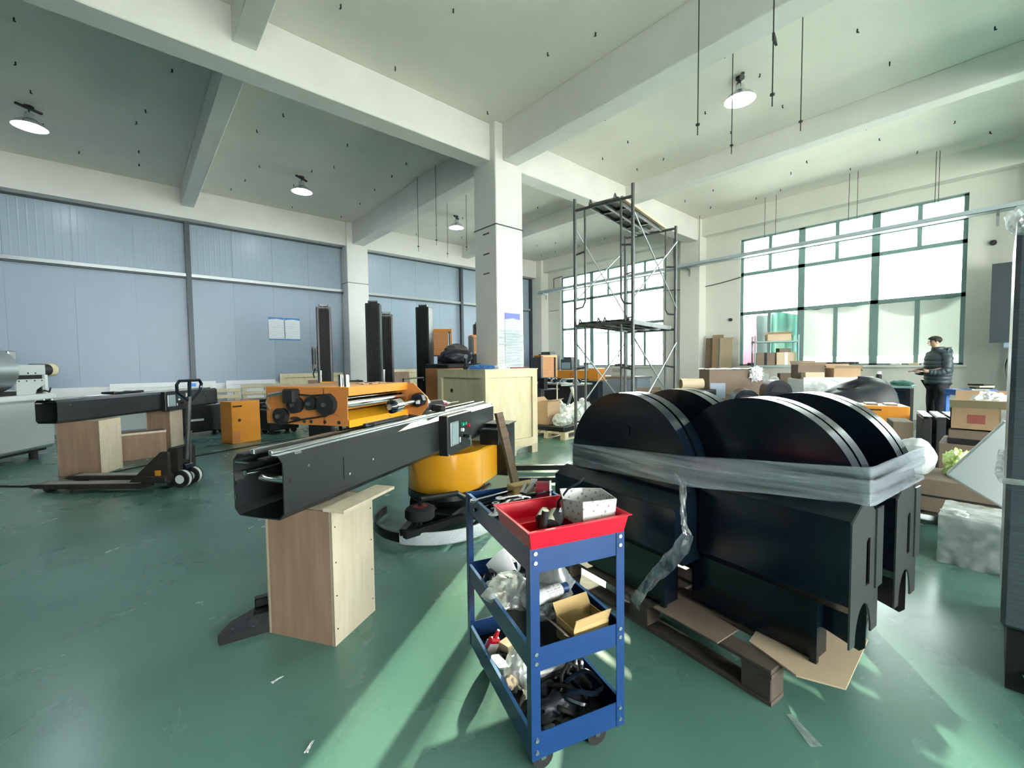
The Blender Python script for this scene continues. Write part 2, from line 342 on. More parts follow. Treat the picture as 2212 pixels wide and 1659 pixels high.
# central column with its dark band line and paint coat below it
col_ = T('column', 'square white concrete column in the middle of the hall', 'column', (0, 0, 0), kind='structure')
B(4.784, 5.404, 5.777, 6.397, 0, CEIL, bev=0.012).make('shaft', 'plaster', col_)
B(4.779, 5.409, 5.772, 6.402, 3.735, 3.755).make('band', 'steel_dark', col_)
for z in (3.62, 3.27, 2.93):
    B(4.772, 4.784, 5.97, 6.13, z, z+0.02).make('crack', 'steel_dark', col_)
wc = T('column', 'white column standing at the grey panel wall', 'column', (0, 0, 0), kind='structure')
B(4.784, 5.404, 12.50, 13.1, 0, CEIL, bev=0.012).make('shaft', 'plaster', wc); B(4.780, 5.408, 12.496, 13.1, 3.735, 3.752).make('band', 'steel_dark', wc)
for y, lab in ((5.85, 'between the two big windows'), (-1.05, 'beside the electrical box'), (12.3, 'in the far corner')):
    struct('wall_pilaster_column', B(12.5, 13.0, y, y+0.6, 0, CEIL, bev=0.012), 'wallpaint', 'white pilaster on the window wall %s' % lab, 'pilaster')
# ---- panel wall (along X at Y = 12.9)
wl = T('wall_left', 'wall of grey sheet panels in a dark steel frame', 'wall', (0, 0, 0), kind='structure')
B(X0, X1+0.3, 12.97, 13.2, 0, 4.82).make('backing', 'sheet_low', wl)
B(X0, 4.784, 12.80, 13.0, 0, 0.95).make('low_wall', 'white_paint', wl); B(5.404, X1, 12.80, 13.0, 0, 0.95).make('low_wall', 'white_paint', wl)
posts = [-10.5, -6.7, -2.75, 1.13, 4.75, 5.43, 9.0, 12.45]
up_me = {}; lo_me = {}
for a, b in zip(posts[:-1], posts[1:]):
    if b - a < 1: continue
    n = max(1, round((b-a)/0.95)); w = (b-a)/n
    for k in range(n):
        x = a + k*w
        key = round(w, 3)
        if key not in up_me:
            q = MB(); nr = 8; y = 0.0
            pts = []
            for j in range(nr):
                s = w*j/nr; e = w*(j+1)/nr
                pts += [(s+0.002, 0.0), (e-0.030, 0.0), (e-0.022, -0.0014), (e-0.008, -0.0014)]
            pts += [(w-0.003, 0.0), (w-0.003, 0.02), (0.002, 0.02)]
            up_me[key] = q.prism(pts, 3.57, 4.80, 'z').mesh('panel', 'sheet_grey')
            lo_me[key] = MB().box(0.001, w-0.001, 0, 0.02, 0.95, 3.50, bev=0.001).mesh('panel', 'sheet_low')
        share(up_me[key], 'panel', wl, (x, 12.93, 0)); share(lo_me[key], 'panel', wl, (x, 12.93, 0))
for x in posts:
    if x in (4.75, 5.43): continue
    B(x-0.05, x+0.05, 12.82, 12.93, 0.95, 4.80).make('post', 'steel_dark', wl)
for a, b in ((X0, 4.784), (5.404, 12.5)):
    B(a, b, 12.84, 12.93, 3.50, 3.58, bev=0.004).make('rail', 'steel_rail', wl); B(a, b, 12.86, 12.93, 3.465, 3.498).make('rail', 'steel_dark', wl)
    B(a, b, 12.86, 12.93, 4.765, 4.80).make('rail', 'steel_dark', wl)
# ---- window wall (X = 12.9)
WINS = [(0.50, 4.90), (7.20, 11.64), (-6.4, -2.0)]
WZ0, WZ1 = 1.21, 4.72
wr = T('wall_right', 'pale plastered wall with big factory windows', 'wall', (0, 0, 0), kind='structure')
B(12.9, 13.2, Y0, Y1+0.3, 0, WZ0).make('wall_section', 'wallpaint', wr); B(12.9, 13.2, Y0, Y1+0.3, WZ1, CEIL).make('wall_section', 'wallpaint', wr)
ys = [Y0] + [v for w in sorted(WINS) for v in w] + [Y1+0.3]
for i in range(0, len(ys), 2): B(12.9, 13.2, ys[i], ys[i+1], WZ0, WZ1).make('wall_section', 'wallpaint', wr)
def window(n, ya, yb, label, film_bays, x=13.02):
    t = T('window_%d' % n, label, 'window', (0, 0, 0), kind='structure')
    rows = [WZ0, 2.67, 3.76, 4.24, WZ1]; bw = (yb-ya)/3
    fr = lambda y0, y1, z0, z1, d=0.035: B(x-d, x+d, y0, y1, z0, z1, bev=0.004).make('mullion', 'winframe', t)
    for k in range(4): fr(ya+k*bw-0.075, ya+k*bw+0.075, WZ0, WZ1)
    for z in rows: fr(ya, yb, z-0.045, z+0.045)
    B(x-0.2, x+0.1, ya-0.05, yb+0.05, WZ0-0.05, WZ0, bev=0.005).make('sill', 'wallpaint', t)
    for k in range(3):
        a = ya+k*bw; m_ = a+bw/2
        for r in range(4):
            if r != 2-1: fr(m_-0.04, m_+0.04, rows[r], rows[r+1], 0.025)
            cells = [(a, m_), (m_, a+bw)] if r != 1 else [(a, a+bw)]
            for c0, c1 in cells:
                pane = B(x-0.004, x+0.004, c0+0.03, c1-0.03, rows[r]+0.03, rows[r+1]-0.03).make('pane', 'glass', t)
                if r == 0 and k in film_bays:
                    f = MB().grid(lambda u, v, c0=c0, c1=c1: (x-0.010+0.003*noise.noise(Vector((u*4, v*4, c0))), c0+0.03+(c1-c0-0.06)*u, 1.42+0.03*noise.noise(Vector((u*3, c0, 5)))+(2.62-1.42)*v), 12, 10).make('privacy_film', 'winfilm', pane)
    return t
window(1, *WINS[0], 'wide steel window with three bays beside the standing person', (0, 1))
window(2, *WINS[1], 'wide steel window behind the scaffold with sun glare', ())
window(3, *WINS[2], 'wide steel window outside the picture behind the wrapped load', ())
# the side the camera stands near: a wall with wide openings (loading side) and a closing wall behind the camera
ws = T('wall_front', 'plaster wall with tall loading windows behind the photographer', 'wall', (0, 0, 0), kind='structure')
ops = [(-2.0, 4.2), (5.6, 12.0)]
B(X0-0.3, X1+0.3, Y0-0.3, Y0, 0, 1.2).make('wall_section', 'wallpaint', ws); B(X0-0.3, X1+0.3, Y0-0.3, Y0, 3.7, CEIL).make('wall_section', 'wallpaint', ws)
xs = [X0-0.3] + [v for w in ops for v in w] + [X1+0.3]
for i in range(0, len(xs), 2): B(xs[i], xs[i+1], Y0-0.3, Y0, 1.2, 3.7).make('wall_section', 'wallpaint', ws)
wb = T('wall_back', 'plaster wall closing the hall behind the camera', 'wall', (0, 0, 0), kind='structure')
B(X0-0.3, X0, Y0, Y1, 0, CEIL).make('wall_section', 'sheet_low', wb)
# anchor stubs left in the ceiling
am = MB().cyl((0, 0, 0), (0, 0, -0.045), 0.009, n=6).cyl((0, 0, -0.03), (0, 0.018, -0.05), 0.007, n=5).mesh('anchor_stub', 'rod')
for xa, xb in ((-2.5, 1.0), (1.3, 4.9), (5.35, 8.8), (9.15, 12.6)):
    for ya, yb in ((0.0, 5.9), (6.3, 12.5)):
        for i in range(3):
            for j in range(6):
                x = xa + (xb-xa)*(i+0.5)/3 + random.uniform(-0.25, 0.25); y = ya + (yb-ya)*(j+0.5)/6 + random.uniform(-0.35, 0.35)
                share(am, 'anchor_stub', ceiling, (x, y, CEIL), (0, 0, random.uniform(0, 6)))
# ---- outside
struct('ground_outside', B(13.3, 60, -40, 50, -0.35, -0.25), 'ext_ground', 'bright concrete yard outside the windows', 'ground')
struct('ground_outside', B(-60, 60, -50, -8.3, -0.35, -0.25), 'ext_ground', 'bright concrete yard outside the loading windows', 'ground')
struct('exterior_wall', B(22.0, 22.3, -20, 6, -0.25, 2.2), 'ext_white', 'low white yard wall seen through the window', 'wall')
tp = MB().grid(lambda u, v: (13.75+0.25*v+0.05*math.sin(u*9), 4.75-0.62*u-0.35*u*(1-v), 2.66-0.15*u*u-(2.92-0.15*u*u)*v), 14, 8).make('tarp_sheet', 'tarp_grey', smooth=True)
tag(tp, 'grey tarpaulin hanging outside behind the window next to the shelf rack', 'tarpaulin')
tp = MB().grid(lambda u, v: (13.65+0.05*math.sin(u*14), 4.42-0.85*u, 2.64-2.90*v+0.05*math.sin(u*5)*(1-v)), 16, 8).make('tarp_sheet', 'tarp_green', smooth=True)
tag(tp, 'teal green tarpaulin hanging outside behind the metal shelf rack', 'tarpaulin')
tp = MB().grid(lambda u, v: (14.2+0.15*math.sin(v*7+u*2), 6.4-1.9*u, -0.2+2.95*v+0.12*math.sin(u*6)), 20, 20).make('awning_sheet', 'tarp_red', smooth=True)
tag(tp, 'pink and red awning cloth seen through the edge pane', 'awning')
for a, b, dp in ((0.55, 2.0, 0.34), (2.1, 3.4, 0.16)):
    tp = MB().grid(lambda u, v, a=a, b=b, dp=dp: (13.058+0.02*v, a+(b-a)*u, 2.68-(0.03+v*dp*math.sin(PI*u)**0.7)+0.01*math.sin(u*20)), 18, 5).make('tarp_swag', 'tarp_grey', smooth=True)
    tag(tp, 'dark tarpaulin swag sagging %s outside the window' % ('deeply beside the person' if a < 1 else 'slightly over the middle bay'), 'tarpaulin')
cp_ = T('yard_canopy', 'grey lean-to canopy on posts outside the scaffold window', 'canopy', (0, 0, 0))
MB().prism([(14.2, 2.50), (17.5, 2.15), (17.5, 2.20), (14.2, 2.56)], 6.9, 12.4, 'y').make('roof_sheet', 'tarp_grey', cp_)
for y in (7.2, 9.4, 11.9): B(14.3, 14.38, y, y+0.08, -0.25, 2.5).make('post', 'winframe', cp_); B(17.3, 17.38, y, y+0.08, -0.25, 2.17).make('post', 'winframe', cp_)
for z in (0.7, 1.6): B(17.3, 17.36, 6.9, 12.4, z, z+0.12).make('rail', 'ext_white', cp_)
# ================================================================ lamps, rods, tray
def lamp(x, y, label, tilt=0.0):
    t = T('high_bay_lamp', label, 'lamp', (x, y, CEIL), 0.6, 'high bay ceiling lamps')
    MB().cyl((0, 0, 0), (0, 0, -0.02), 0.06, n=14).make('ceiling_plate', 'rod', t)
    B(-0.16, 0.16, -0.02, 0.02, -0.05, -0.02).make('bracket', 'rod', t)
    MB().cyl((0, 0, -0.02), (0, 0, -0.12), 0.012, n=8).make('stem', 'rod', t)
    MB().cyl((0, 0, -0.11), (0, 0, -0.22), 0.055, 0.075, n=18).make('housing', 'lamp_alu', t, smooth=True)
    MB().lathe([(0.07, -0.20), (0.10, -0.225), (0.155, -0.265), (0.205, -0.325), (0.212, -0.325), (0.16, -0.255), (0.10, -0.212), (0.07, -0.195)], 32).make('reflector', 'lamp_alu', t, smooth=True)
    MB().lathe([(0.0, -0.335), (0.05, -0.33), (0.085, -0.30), (0.095, -0.26), (0.07, -0.23), (0.0, -0.225)], 20).make('bulb', 'lampglow', t, smooth=True)
    return t
lamp(-1.03, 10.2, 'lit high bay lamp above the white machine')
lamp(2.96, 10.2, 'lit high bay lamp above the two wall notices')
lamp(6.97, 10.15, 'lit high bay lamp behind the central column')
lamp(6.82, 2.62, 'lit high bay lamp beside the hanging rods near the scaffold')
def rod(x, y, ztop, zbot, label, nut=True, bird=False):
    t = T('threaded_rod', label, 'rod', (x, y, 0), 0, 'threaded rods hanging from the ceiling')
    MB().cyl((0, 0, zbot), (0.01, 0, ztop), 0.0058, n=6).make('shank', 'rod', t)
    if nut: MB().cyl((0, 0, zbot+0.10), (0, 0, zbot+0.115), 0.022, n=6).make('nut', 'rod', t)
    if bird: MB().prism([(0, -0.02), (0.09, -0.03), (0.05, 0.02), (0.0, 0.05)], -0.01, 0.01, 'y').make('clip', 'rod', t).location = (0, 0, zbot+0.62)
# (x px, y px of lower end) unprojected beforehand to these places
rod(4.550, 2.164, CEIL, 3.716, 'thin threaded rod in front of the overhead beam, lowest hanging')
rod(6.030, 2.413, CEIL, 4.069, 'thin threaded rod hanging in front of the lit lamp')
rod(4.600, 1.479, CEIL, 3.725, 'thin threaded rod with a small hook-like clip', bird=True)
rod(6.000, 1.625, CEIL, 4.034, 'thin threaded rod hanging farthest from the lamp')
for (x, y, zb, lab) in ((4.880, 7.844, 3.827, 'thin rod close to the central column above the black masts'), (4.880, 8.594, 3.853, 'second thin rod from the central column'), (6.200, 9.446, 4.072, 'third thin rod above the black masts'), (6.290, 8.738, 4.109, 'thin rod touching the lamp glow beside the central column')):
    rod(x, y, CEIL, zb, lab)
for (x, y, zb, lab) in ((12.2, 4.05, 4.45, 'thin hanger rod above the shelf rack window edge'), (12.2, 3.8, 4.45, 'thinner hanger rod paired above the shelf rack window edge'), (12.1, 2.32, 4.3, 'hanger rod above the middle window bay'), (12.1, 2.17, 4.35, 'hanger rod twin above the middle window bay'), (12.2, 0.95, 4.28, 'hanger rod above the window bay of the person'), (12.2, 0.90, 4.28, 'hanger rod twin above the window bay of the person'), (12.3, 6.55, 4.2, 'hanger rod just past the window pilaster'), (12.25, 5.75, 4.2, 'hanger rod in front of the window pilaster')):
    rod(x, y, CEIL, zb, lab, nut=False)
ct = T('cable_tray', 'long pale cable tray on brackets along the window wall', 'cable tray', (0, 0, 0))
B(12.22, 12.44, Y0+0.1, 12.2, 4.10, 4.11).make('tray_floor', 'tray_blue', ct)
B(12.22, 12.225, Y0+0.1, 12.2, 4.10, 4.19).make('tray_side', 'tray_blue', ct); B(12.435, 12.44, Y0+0.1, 12.2, 4.10, 4.19).make('tray_side', 'tray_blue', ct)
for y in (12.0, 6.15, 0.1):
    MB().prism([(12.24, 4.10), (12.5, 4.10), (12.5, 3.86), (12.47, 3.86), (12.47, 4.04), (12.27, 4.085)], y-0.02, y+0.02, 'y').make('bracket', 'steel_rail', ct)
cb = MB()
for k in range(3): cb.tube([(12.30+0.04*k, Y0+0.2+(12.1-Y0)*i/24, 4.125+0.012*noise.noise(Vector((i*0.7, k, 0)))) for i in range(25)], 0.014, 6)
cb.make('cable', 'black_matte', ct)
def wallcable(pts, r, label, m='rod'): return tag(MB().tube(pts, r, 6).make('wall_cable', m, smooth=True), label, 'cable')
wallcable([(12.86, 7.2-0.22*i, 3.62-0.10*math.sin(PI*i/11)+0.02*i*0.3) for i in range(12)], 0.012, 'sagging dark cable on the wall between the two windows')
wallcable([(12.86, 11.7+0.1*i, 3.45) for i in range(6)], 0.010, 'short straight cable on the wall by the far corner')
wallcable([(12.86, 11.95, 4.35), (12.86, 11.95, 4.72), (12.86, 11.5, 4.75)], 0.014, 'bent rusty conduit on the wall above the scaffold window', 'rust')
sp = MB().cyl((12.9, 5.12, 2.52), (12.85, 5.12, 2.52), 0.045, n=12).make('wall_stud', 'rod'); tag(sp, 'small dark round fixture on wall beside the window with the person', 'fixture')
sp = MB().cyl((12.9, 0.15, 3.62), (12.84, 0.15, 3.62), 0.05, n=12).make('wall_stud', 'rod'); tag(sp, 'small dark round hole cap on wall above the electrical box', 'fixture')
# notices
for x, lab in ((2.80, 'white notice sheet with blue bands on the panel wall, the one farther from the column'), (3.20, 'white notice sheet with blue bands on the panel wall, the one closer to the column')):
    o = MB().box(-0.185, 0.185, -0.004, 0.004, -0.30, 0.30).make('wall_notice', 'notice_print', loc=(x+0.185, 12.92, 2.36)); tag(o, lab, 'notice', 'pair of wall notices')
o = MB().box(-0.18, 0.18, -0.004, 0.004, -0.62, 0.62).make('column_notice', 'column_print', loc=(5.13, 5.770, 1.62)); tag(o, 'tall notice board sheet with blue head on the central column', 'notice')
o = MB().grid(lambda u, v: (4.80+0.59*u, 5.764-0.004*abs(noise.noise(Vector((u*5, v*6, 2)))), 1.27+0.68*v), 10, 12).make('column_film', 'stretch'); tag(o, 'clear film wrapped around the lower central column', 'film')
# electrical box at the window wall
t = T('electrical_cabinet', 'dark blue grey electrical cabinet on the window wall', 'cabinet', (11.9, 0.0, 0))
B(-0.05, 0.55, -0.62, -0.02, 1.52, 2.95, bev=0.02).make('body', 'sheet_low', t); B(-0.09, -0.05, -0.35, 0.14, 1.62, 3.05).make('open_door', 'steel_dark', t)
MB().prism([(-0.62, 2.95)] + [(-0.32-0.30*math.cos(a*PI/10), 2.95+0.22*math.sin(a*PI/10)) for a in range(11)], -0.03, 0.5, 'x').make('rounded_top', 'white_machine', t, smooth=True)
B(0.35, 0.43, -0.35, -0.27, 3.0, 4.05).make('conduit', 'hose', t); B(0.1, 0.5, -0.5, -0.1, 0, 1.52).make('pedestal', 'white_machine', t)
# ================================================================ scaffold
t = T('scaffold_tower', 'two-storey steel frame scaffold tower with plank decks', 'scaffold', (5.20, 3.36, 0), D(10.5))
Ls, Ws = 1.84, 0.90; lev = [0.2, 1.90, 3.60]
for x in (0, Ls):
    for y in (0, Ws):
        MB().cyl((x, y, 0.12), (x, y, lev[2]+(0.17 if x == 0 else 0.04)), 0.024, n=12).make('post', 'scaf', t, smooth=True)
        ft = MB().cyl((x, y, 0), (x, y, 0.12), 0.05, n=12).make('foot', 'rubber', t)
    for k in (0, 1):
        zb, zt = lev[k]+0.03, lev[k+1]
        MB().cyl((x, 0, zt), (x, Ws, zt), 0.022, n=10).make('transom', 'scaf', t, smooth=True)
        for y in (0.17, Ws-0.17):
            MB().cyl((x, y, zb+0.32), (x, y, zt), 0.016, n=8).make('upright', 'scaf', t, smooth=True)
            y2 = 0 if y < 0.4 else Ws
            MB().tube([(x, y, zb+0.32), (x, y+(y2-y)*0.25, zb+0.24), (x, y2, zb+0.22)], 0.015, 8).make('rung', 'scaf', t, smooth=True)
            MB().cyl((x, y, zt-0.62), (x, y2, zt-0.65), 0.015, n=8).make('rung', 'scaf', t, smooth=True)
for k in (0, 1):
    zb, zt = lev[k]+0.35, lev[k+1]-0.22
    for y in (0, Ws):
        s_ = 0.02 if y == 0 else -0.02
        MB().cyl((0, y-s_, zb), (Ls, y-s_, zt), 0.011, n=8).make('cross_brace', 'steel_rail', t, smooth=True)
        MB().cyl((0, y-s_, zt), (Ls, y-s_, zb), 0.011, n=8).make('cross_brace', 'steel_rail', t, smooth=True)
def deck(y0, y1, z):
    d = B(0.02, Ls-0.02, y0, y0+0.035, z-0.03, z+0.035).make('deck_plank', 'scaf', t)
    B(0.02, Ls-0.02, y1-0.035, y1, z-0.03, z+0.035).make('side_rail', 'scaf', d); B(0.02, Ls-0.02, (y0+y1)/2-0.02, (y0+y1)/2+0.02, z-0.03, z+0.03).make('side_rail', 'scaf', d)
    B(0.02, Ls-0.02, y0+0.035, y1-0.035, z+0.03, z+0.036).make('tread', 'scaf_deck', d)
    for xx in (0.4, 0.85, 1.3): B(xx, xx+0.03, y0, y1, z-0.02, z+0.02).make('cross_rib', 'scaf', d)
    for yy in (y0+0.04, y1-0.04): MB().tube([(0.05, yy, z+0.03), (0.0, yy, z+0.075), (-0.04, yy, z+0.0)], 0.012, 6).make('hook', 'scaf', d)
deck(0.22, 0.68, lev[2]+0.02); deck(0.06, 0.46, lev[1]+0.02); deck(0.48, 0.86, lev[1]+0.02)
o = B(0.05, 1.8, 0.16, 0.205, lev[2]+0.024, lev[2]+0.06); o = o.make('timber_batten', 'cardboard_pale'); o.location = (5.20, 3.36, 0); o.rotation_euler = (0, 0, D(10.5)); tag(o, 'pale timber batten lying along the top scaffold deck', 'batten')
# ================================================================ wrapping robots: laid-down mast with carriage
def laid_mast(name, label, loc, rz, detail=True):
    """origin: bottom centre of the open end, mast along +x, 2.6 long, 0.28 wide, 0.28 high"""
    t = T(name, label, 'wrapping machine', loc, rz)
    L = 2.58; w = 0.145; h = 0.285; c = 0.03
    side = lambda s: [(s*0.06, 0.0), (s*(w-c), 0.0), (s*w, c), (s*w, h-c), (s*(w-c), h), (s*0.075, h), (s*0.075, h-0.006), (s*(w-c-0.002), h-0.006), (s*(w-0.006), h-c-0.002), (s*(w-0.006), c+0.002), (s*(w-c-0.002), 0.006), (s*0.06, 0.006)]
    MB().prism(side(-1), 0, L, 'x').make('shell_half', 'grey_beam', t); MB().prism(side(1), 0, L, 'x').make('shell_half', 'grey_beam', t)
    B(0.0, L, -0.06, 0.06, 0.0, 0.006).make('floor_plate', 'black_powder', t)
    B(L-0.01, L, -w+0.01, w-0.01, 0.01, h-0.01).make('end_plate', 'black_powder', t)
    B(0.55, L-0.02, -0.10, 0.10, 0.10, 0.11).make('inner_web', 'black_matte', t)
    B(0.0, L, 0.05, 0.135, h-0.045, h-0.037).make('rail_base', 'steel_bright', t); 
    for y in (-0.052, 0.052):
        B(0.02, L-0.05, y-0.012, y+0.012, h-0.006, h+0.018, bev=0.003).make('guide_rail', 'steel_bright', t)
    B(0.02, L-0.1, -0.02, 0.02, h-0.03, h-0.022).make('drive_belt', 'rubber', t)
    B(0.0, L, -w+c+0.0, -w+c+0.002, h-0.001, h+0.002).make('edge_highlight_strip', 'steel_rail', t)
    if detail:
        MB().cyl((0.10, -0.09, 0.15), (0.10, 0.09, 0.15), 0.020, n=14).make('idler_shaft', 'steel_bright', t, smooth=True)
        MB().cyl((0.06, -0.10, 0.155), (0.5, -0.08, 0.155), 0.012, n=10).make('cylinder_rod', 'steel_bright', t, smooth=True)
        MB().cyl((0.02, 0.10, 0.19), (0.35, 0.10, 0.19), 0.014, n=10).make('cylinder_rod', 'steel_bright', t, smooth=True)
        B(0.09, 0.13, -0.125, -0.09, 0.19, 0.285, bev=0.004).make('idler_block', 'tool_steel', t)
        MB().blob((0.22, -0.06, 0.055), (0.09, 0.05, 0.03), 0.3, 4, 3).make('cable_bundle', 'black_gloss', t, smooth=True)
        for z in (0.07, 0.14): B(-0.001, 0.004, w-0.012, w-0.006, z, z+0.025).make('slot', 'steel_bright', t)
    # side cover plate and screws on the camera side
    p = B(0.38, 1.42, -w-0.003, -w, 0.085, 0.205).make('cover_plate', 'grey_beam', t)
    for x, z in ((0.42, 0.105), (0.14, 0.215), (0.62, 0.14), (0.95, 0.24), (1.3, 0.14), (1.75, 0.25), (2.3, 0.22)):
        MB().cyl((x, -w-0.006, z), (x, -w, z), 0.007, n=8).make('screw', 'steel_bright', t)
    for z in (0.06, 0.16): B(0.03, 0.037, -w-0.001, -w, z, z+0.02).make('slot', 'black_matte', t)
    # control panel box
    cp = B(1.42, 1.86, -w-0.075, -w, -0.01, 0.29, bev=0.005).make('control_box', 'black_powder', t)
    sc = B(1.46, 1.60, -w-0.082, -w-0.075, 0.055, 0.235, bev=0.004).make('display_bezel', 'steel_rail', cp); B(1.475, 1.585, -w-0.084, -w-0.081, 0.07, 0.22).make('screen', 'screen', cp)
    for x, z, m_ in ((1.66, 0.20, 'green_btn'), (1.66, 0.155, 'white_paint'), (1.71, 0.20, 'green_btn'), (1.78, 0.175, 'red_btn')):
        MB().cyl((x, -w-0.075, z), (x, -w-0.095, z), 0.014, n=12).make('push_button', m_, cp)
    MB().cyl((1.70, -w-0.075, 0.10), (1.70, -w-0.12, 0.10), 0.013, n=10).make('key_switch', 'black_gloss', cp)
    k = MB().obox((1.715, -w-0.125, 0.085), (0.035, 0.003, 0.035), (0, 0.4, 0)).obox((1.72, -w-0.125, 0.045), (0.008, 0.004, 0.06)).obox((1.728, -w-0.125, 0.04), (0.008, 0.004, 0.06), (0, 0.2, 0)).make('key_bunch', 'chrome', cp)
    B(1.625, 1.64, -w-0.077, -w-0.075, 0.06, 0.10).make('label_plate', 'white_paint', cp)
    for x, z in ((1.43, 0.28), (1.85, 0.28), (1.85, 0.0), (1.43, 0.0)): MB().cyl((x, -w-0.08, z), (x, -w-0.075, z), 0.006, n=8).make('screw', 'steel_bright', cp)
    return t
ROT1 = math.atan2(0.505, 0.863)
mast1 = laid_mast('robot_mast', 'long black open mast beam lying level on a plywood block, near the tool trolley', (0.404, 2.168, 0.675), ROT1)
# film carriage riding on the mast (orange)
c = T('film_carriage', 'orange film carriage with rollers sitting on the near black mast', 'film carriage', (0.404, 2.168, 0.675), ROT1)
zb, zt = 0.325, 0.545; xa, xb = 0.60, 1.22
# end plate facing the open end
B(xa, xa+0.006, 0.0, 0.60, zb, zt).make('end_plate', 'orange_dark', c)
MB().prism([(0.60, zb), (0.0, zb), (-0.11, zb-0.01), (-0.17, zb+0.06), (-0.17, zb+0.12), (-0.06, zt), (0.60, zt)], xb, xb+0.008, 'x').make('far_plate', 'orange_dark', c)
B(xa, xb, -0.01, 0.60, zt, zt+0.006).make('top_plate', 'orange', c); B(xa, xb, 0.594, 0.60, zb, zt).make('back_plate', 'orange_dark', c)
MB().prism([(-0.012, zt+0.004), (-0.012, zt-0.045), (-0.006, zt-0.045), (0.0, zt)], xa, xb, 'x').make('upper_lip', 'orange', c)
MB().prism([(-0.012, zb-0.008), (-0.012, zb+0.035), (0.10, zb+0.075), (0.10, zb+0.068), (-0.006, zb+0.028), (-0.006, zb-0.008)], xa, xb, 'x').make('lower_guard', 'yellow', c)
B(xa, xb, 0.16, 0.17, zb, zt).make('inner_web', 'dark_red', c)
r_ = MB().cyl((xa+0.006, 0.03, zb+0.125), (xb, 0.03, zb+0.125), 0.032, n=24).make('film_roller', 'chrome', c, smooth=True)
r_ = MB().cyl((xa+0.006, 0.10, zb+0.15), (xb, 0.10, zb+0.15), 0.026, n=20).make('film_roller', 'chrome', c, smooth=True)
# pulleys and belt on the end plate
pl = [((0.13, zb+0.125), 0.062), ((0.24, zb+0.13), 0.038), ((0.36, zb+0.12), 0.05), ((0.47, zb+0.05), 0.048)]
for (y, z), r in pl:
    q = MB().cyl((xa-0.035, y, z), (xa, y, z), r, n=28).make('belt_pulley', 'black_matte', c, smooth=True)
    MB().cyl((xa-0.05, y, z), (xa-0.034, y, z), 0.012, n=12).make('hub_bolt', 'tool_steel', q)
bl = [(xa-0.018, 0.13+0.066*math.cos(a), zb+0.125+0.066*math.sin(a)) for a in [(-100+20*k)*PI/180-1.2 for k in range(10)]]
MB().tube([(xa-0.018, 0.47, zb+0.0), (xa-0.018, 0.30, zb+0.035), (xa-0.018, 0.14, zb+0.058), (xa-0.018, 0.075, zb+0.09), (xa-0.018, 0.065, zb+0.14), (xa-0.018, 0.10, zb+0.185), (xa-0.018, 0.24, zb+0.175), (xa-0.018, 0.40, zb+0.185)], 0.006, 6).make('drive_belt', 'rubber', c)
B(xa-0.06, xa, 0.33, 0.42, zb+0.13, zt-0.005, bev=0.01).make('motor_bracket', 'black_matte', c)
MB().cyl((xa-0.025, 0.38, zt-0.02), (xa-0.025, 0.55, zt-0.045), 0.012, n=10).make('gas_spring', 'chrome', c, smooth=True)
MB().tube([(xa-0.02, 0.55, zt-0.045), (xa-0.03, 0.57, zt-0.09), (xa-0.02, 0.55, zt-0.13)], 0.006, 6).make('hose', 'plank_brown', c)
for y in (0.06, 0.16, 0.26, 0.31): MB().cyl((xa-0.003, y, zb+0.02), (xa, y, zb+0.02), 0.011, n=10).make('bolt_hole', 'ink', c)
for y in (0.38, 0.48): MB().prism([(y+0.04*math.cos(a), zb+0.035+0.012*math.sin(a)) for a in [k*PI/6 for k in range(12)]], xa-0.002, xa, 'x').make('cut_out', 'ink', c)
# stretch arm roller with black end
ar = MB().cyl((xb-0.32, -0.115, zb+0.09), (xb+0.02, -0.115, zb+0.105), 0.012, n=14).make('idler_bar', 'chrome', c, smooth=True)
MB().cyl((xb-0.34, -0.115, zb+0.09), (xb-0.27, -0.115, zb+0.093), 0.042, n=24).make('roller_sleeve', 'chrome', ar, smooth=True)
MB().lathe([(0.0, 0.0), (0.02, 0.0), (0.034, 0.012), (0.043, 0.02), (0.043, 0.035), (0.0, 0.035)], 24).rot(Matrix.Translation((xb-0.375, -0.115, zb+0.089)) @ Matrix.Rotation(PI/2, 4, 'Y')).make('roller_cap', 'black_gloss', ar, smooth=True)
MB().cyl((xb-0.378, -0.115, zb+0.089), (xb-0.372, -0.115, zb+0.089), 0.018, n=16).make('cap_disc', 'steel_rail', ar)
MB().cyl((xb-0.05, -0.115, zb+0.104), (xb+0.0, -0.115, zb+0.105), 0.05, n=8).make('octagon_knob', 'black_gloss', ar)
B(xb-0.055, xb-0.05, -0.14, -0.11, zb+0.08, zb+0.105).make('sticker', 'white_paint', ar)
MB().tube([(xb+0.0, 0.02, zt+0.005), (xb+0.0, 0.02, zt+0.03), (xb+0.28, 0.02, zt+0.03), (xb+0.28, 0.02, zt+0.005)], 0.006, 6).make('handle', 'black_matte', c)
for y in (0.03, 0.07): MB().cyl((xa+0.06, y+0.02, zt+0.006), (xa+0.06, y+0.02, zt+0.075), 0.017, n=16).make('chrome_pin', 'chrome', c, smooth=True)
for k, y in enumerate((-0.035, 0.55)): B(xa+0.12, xb-0.05, y, y+0.05, 0.306, zb, bev=0.002).make('slide_block', 'black_powder', c)
MB().tube([(xa+0.14, -0.03, 0.32), (xa+0.15, -0.07, 0.32), (xa+0.15, -0.075, 0.312), (xa+0.12, -0.08, 0.310)], 0.004, 5).make('sensor_lead', 'black_matte', c)
for x in (0.15, 0.4): MB().cyl((xa+x, -0.014, zb+0.012), (xa+x, -0.011, zb+0.012), 0.006, n=8).make('screw', 'orange_dark', c)
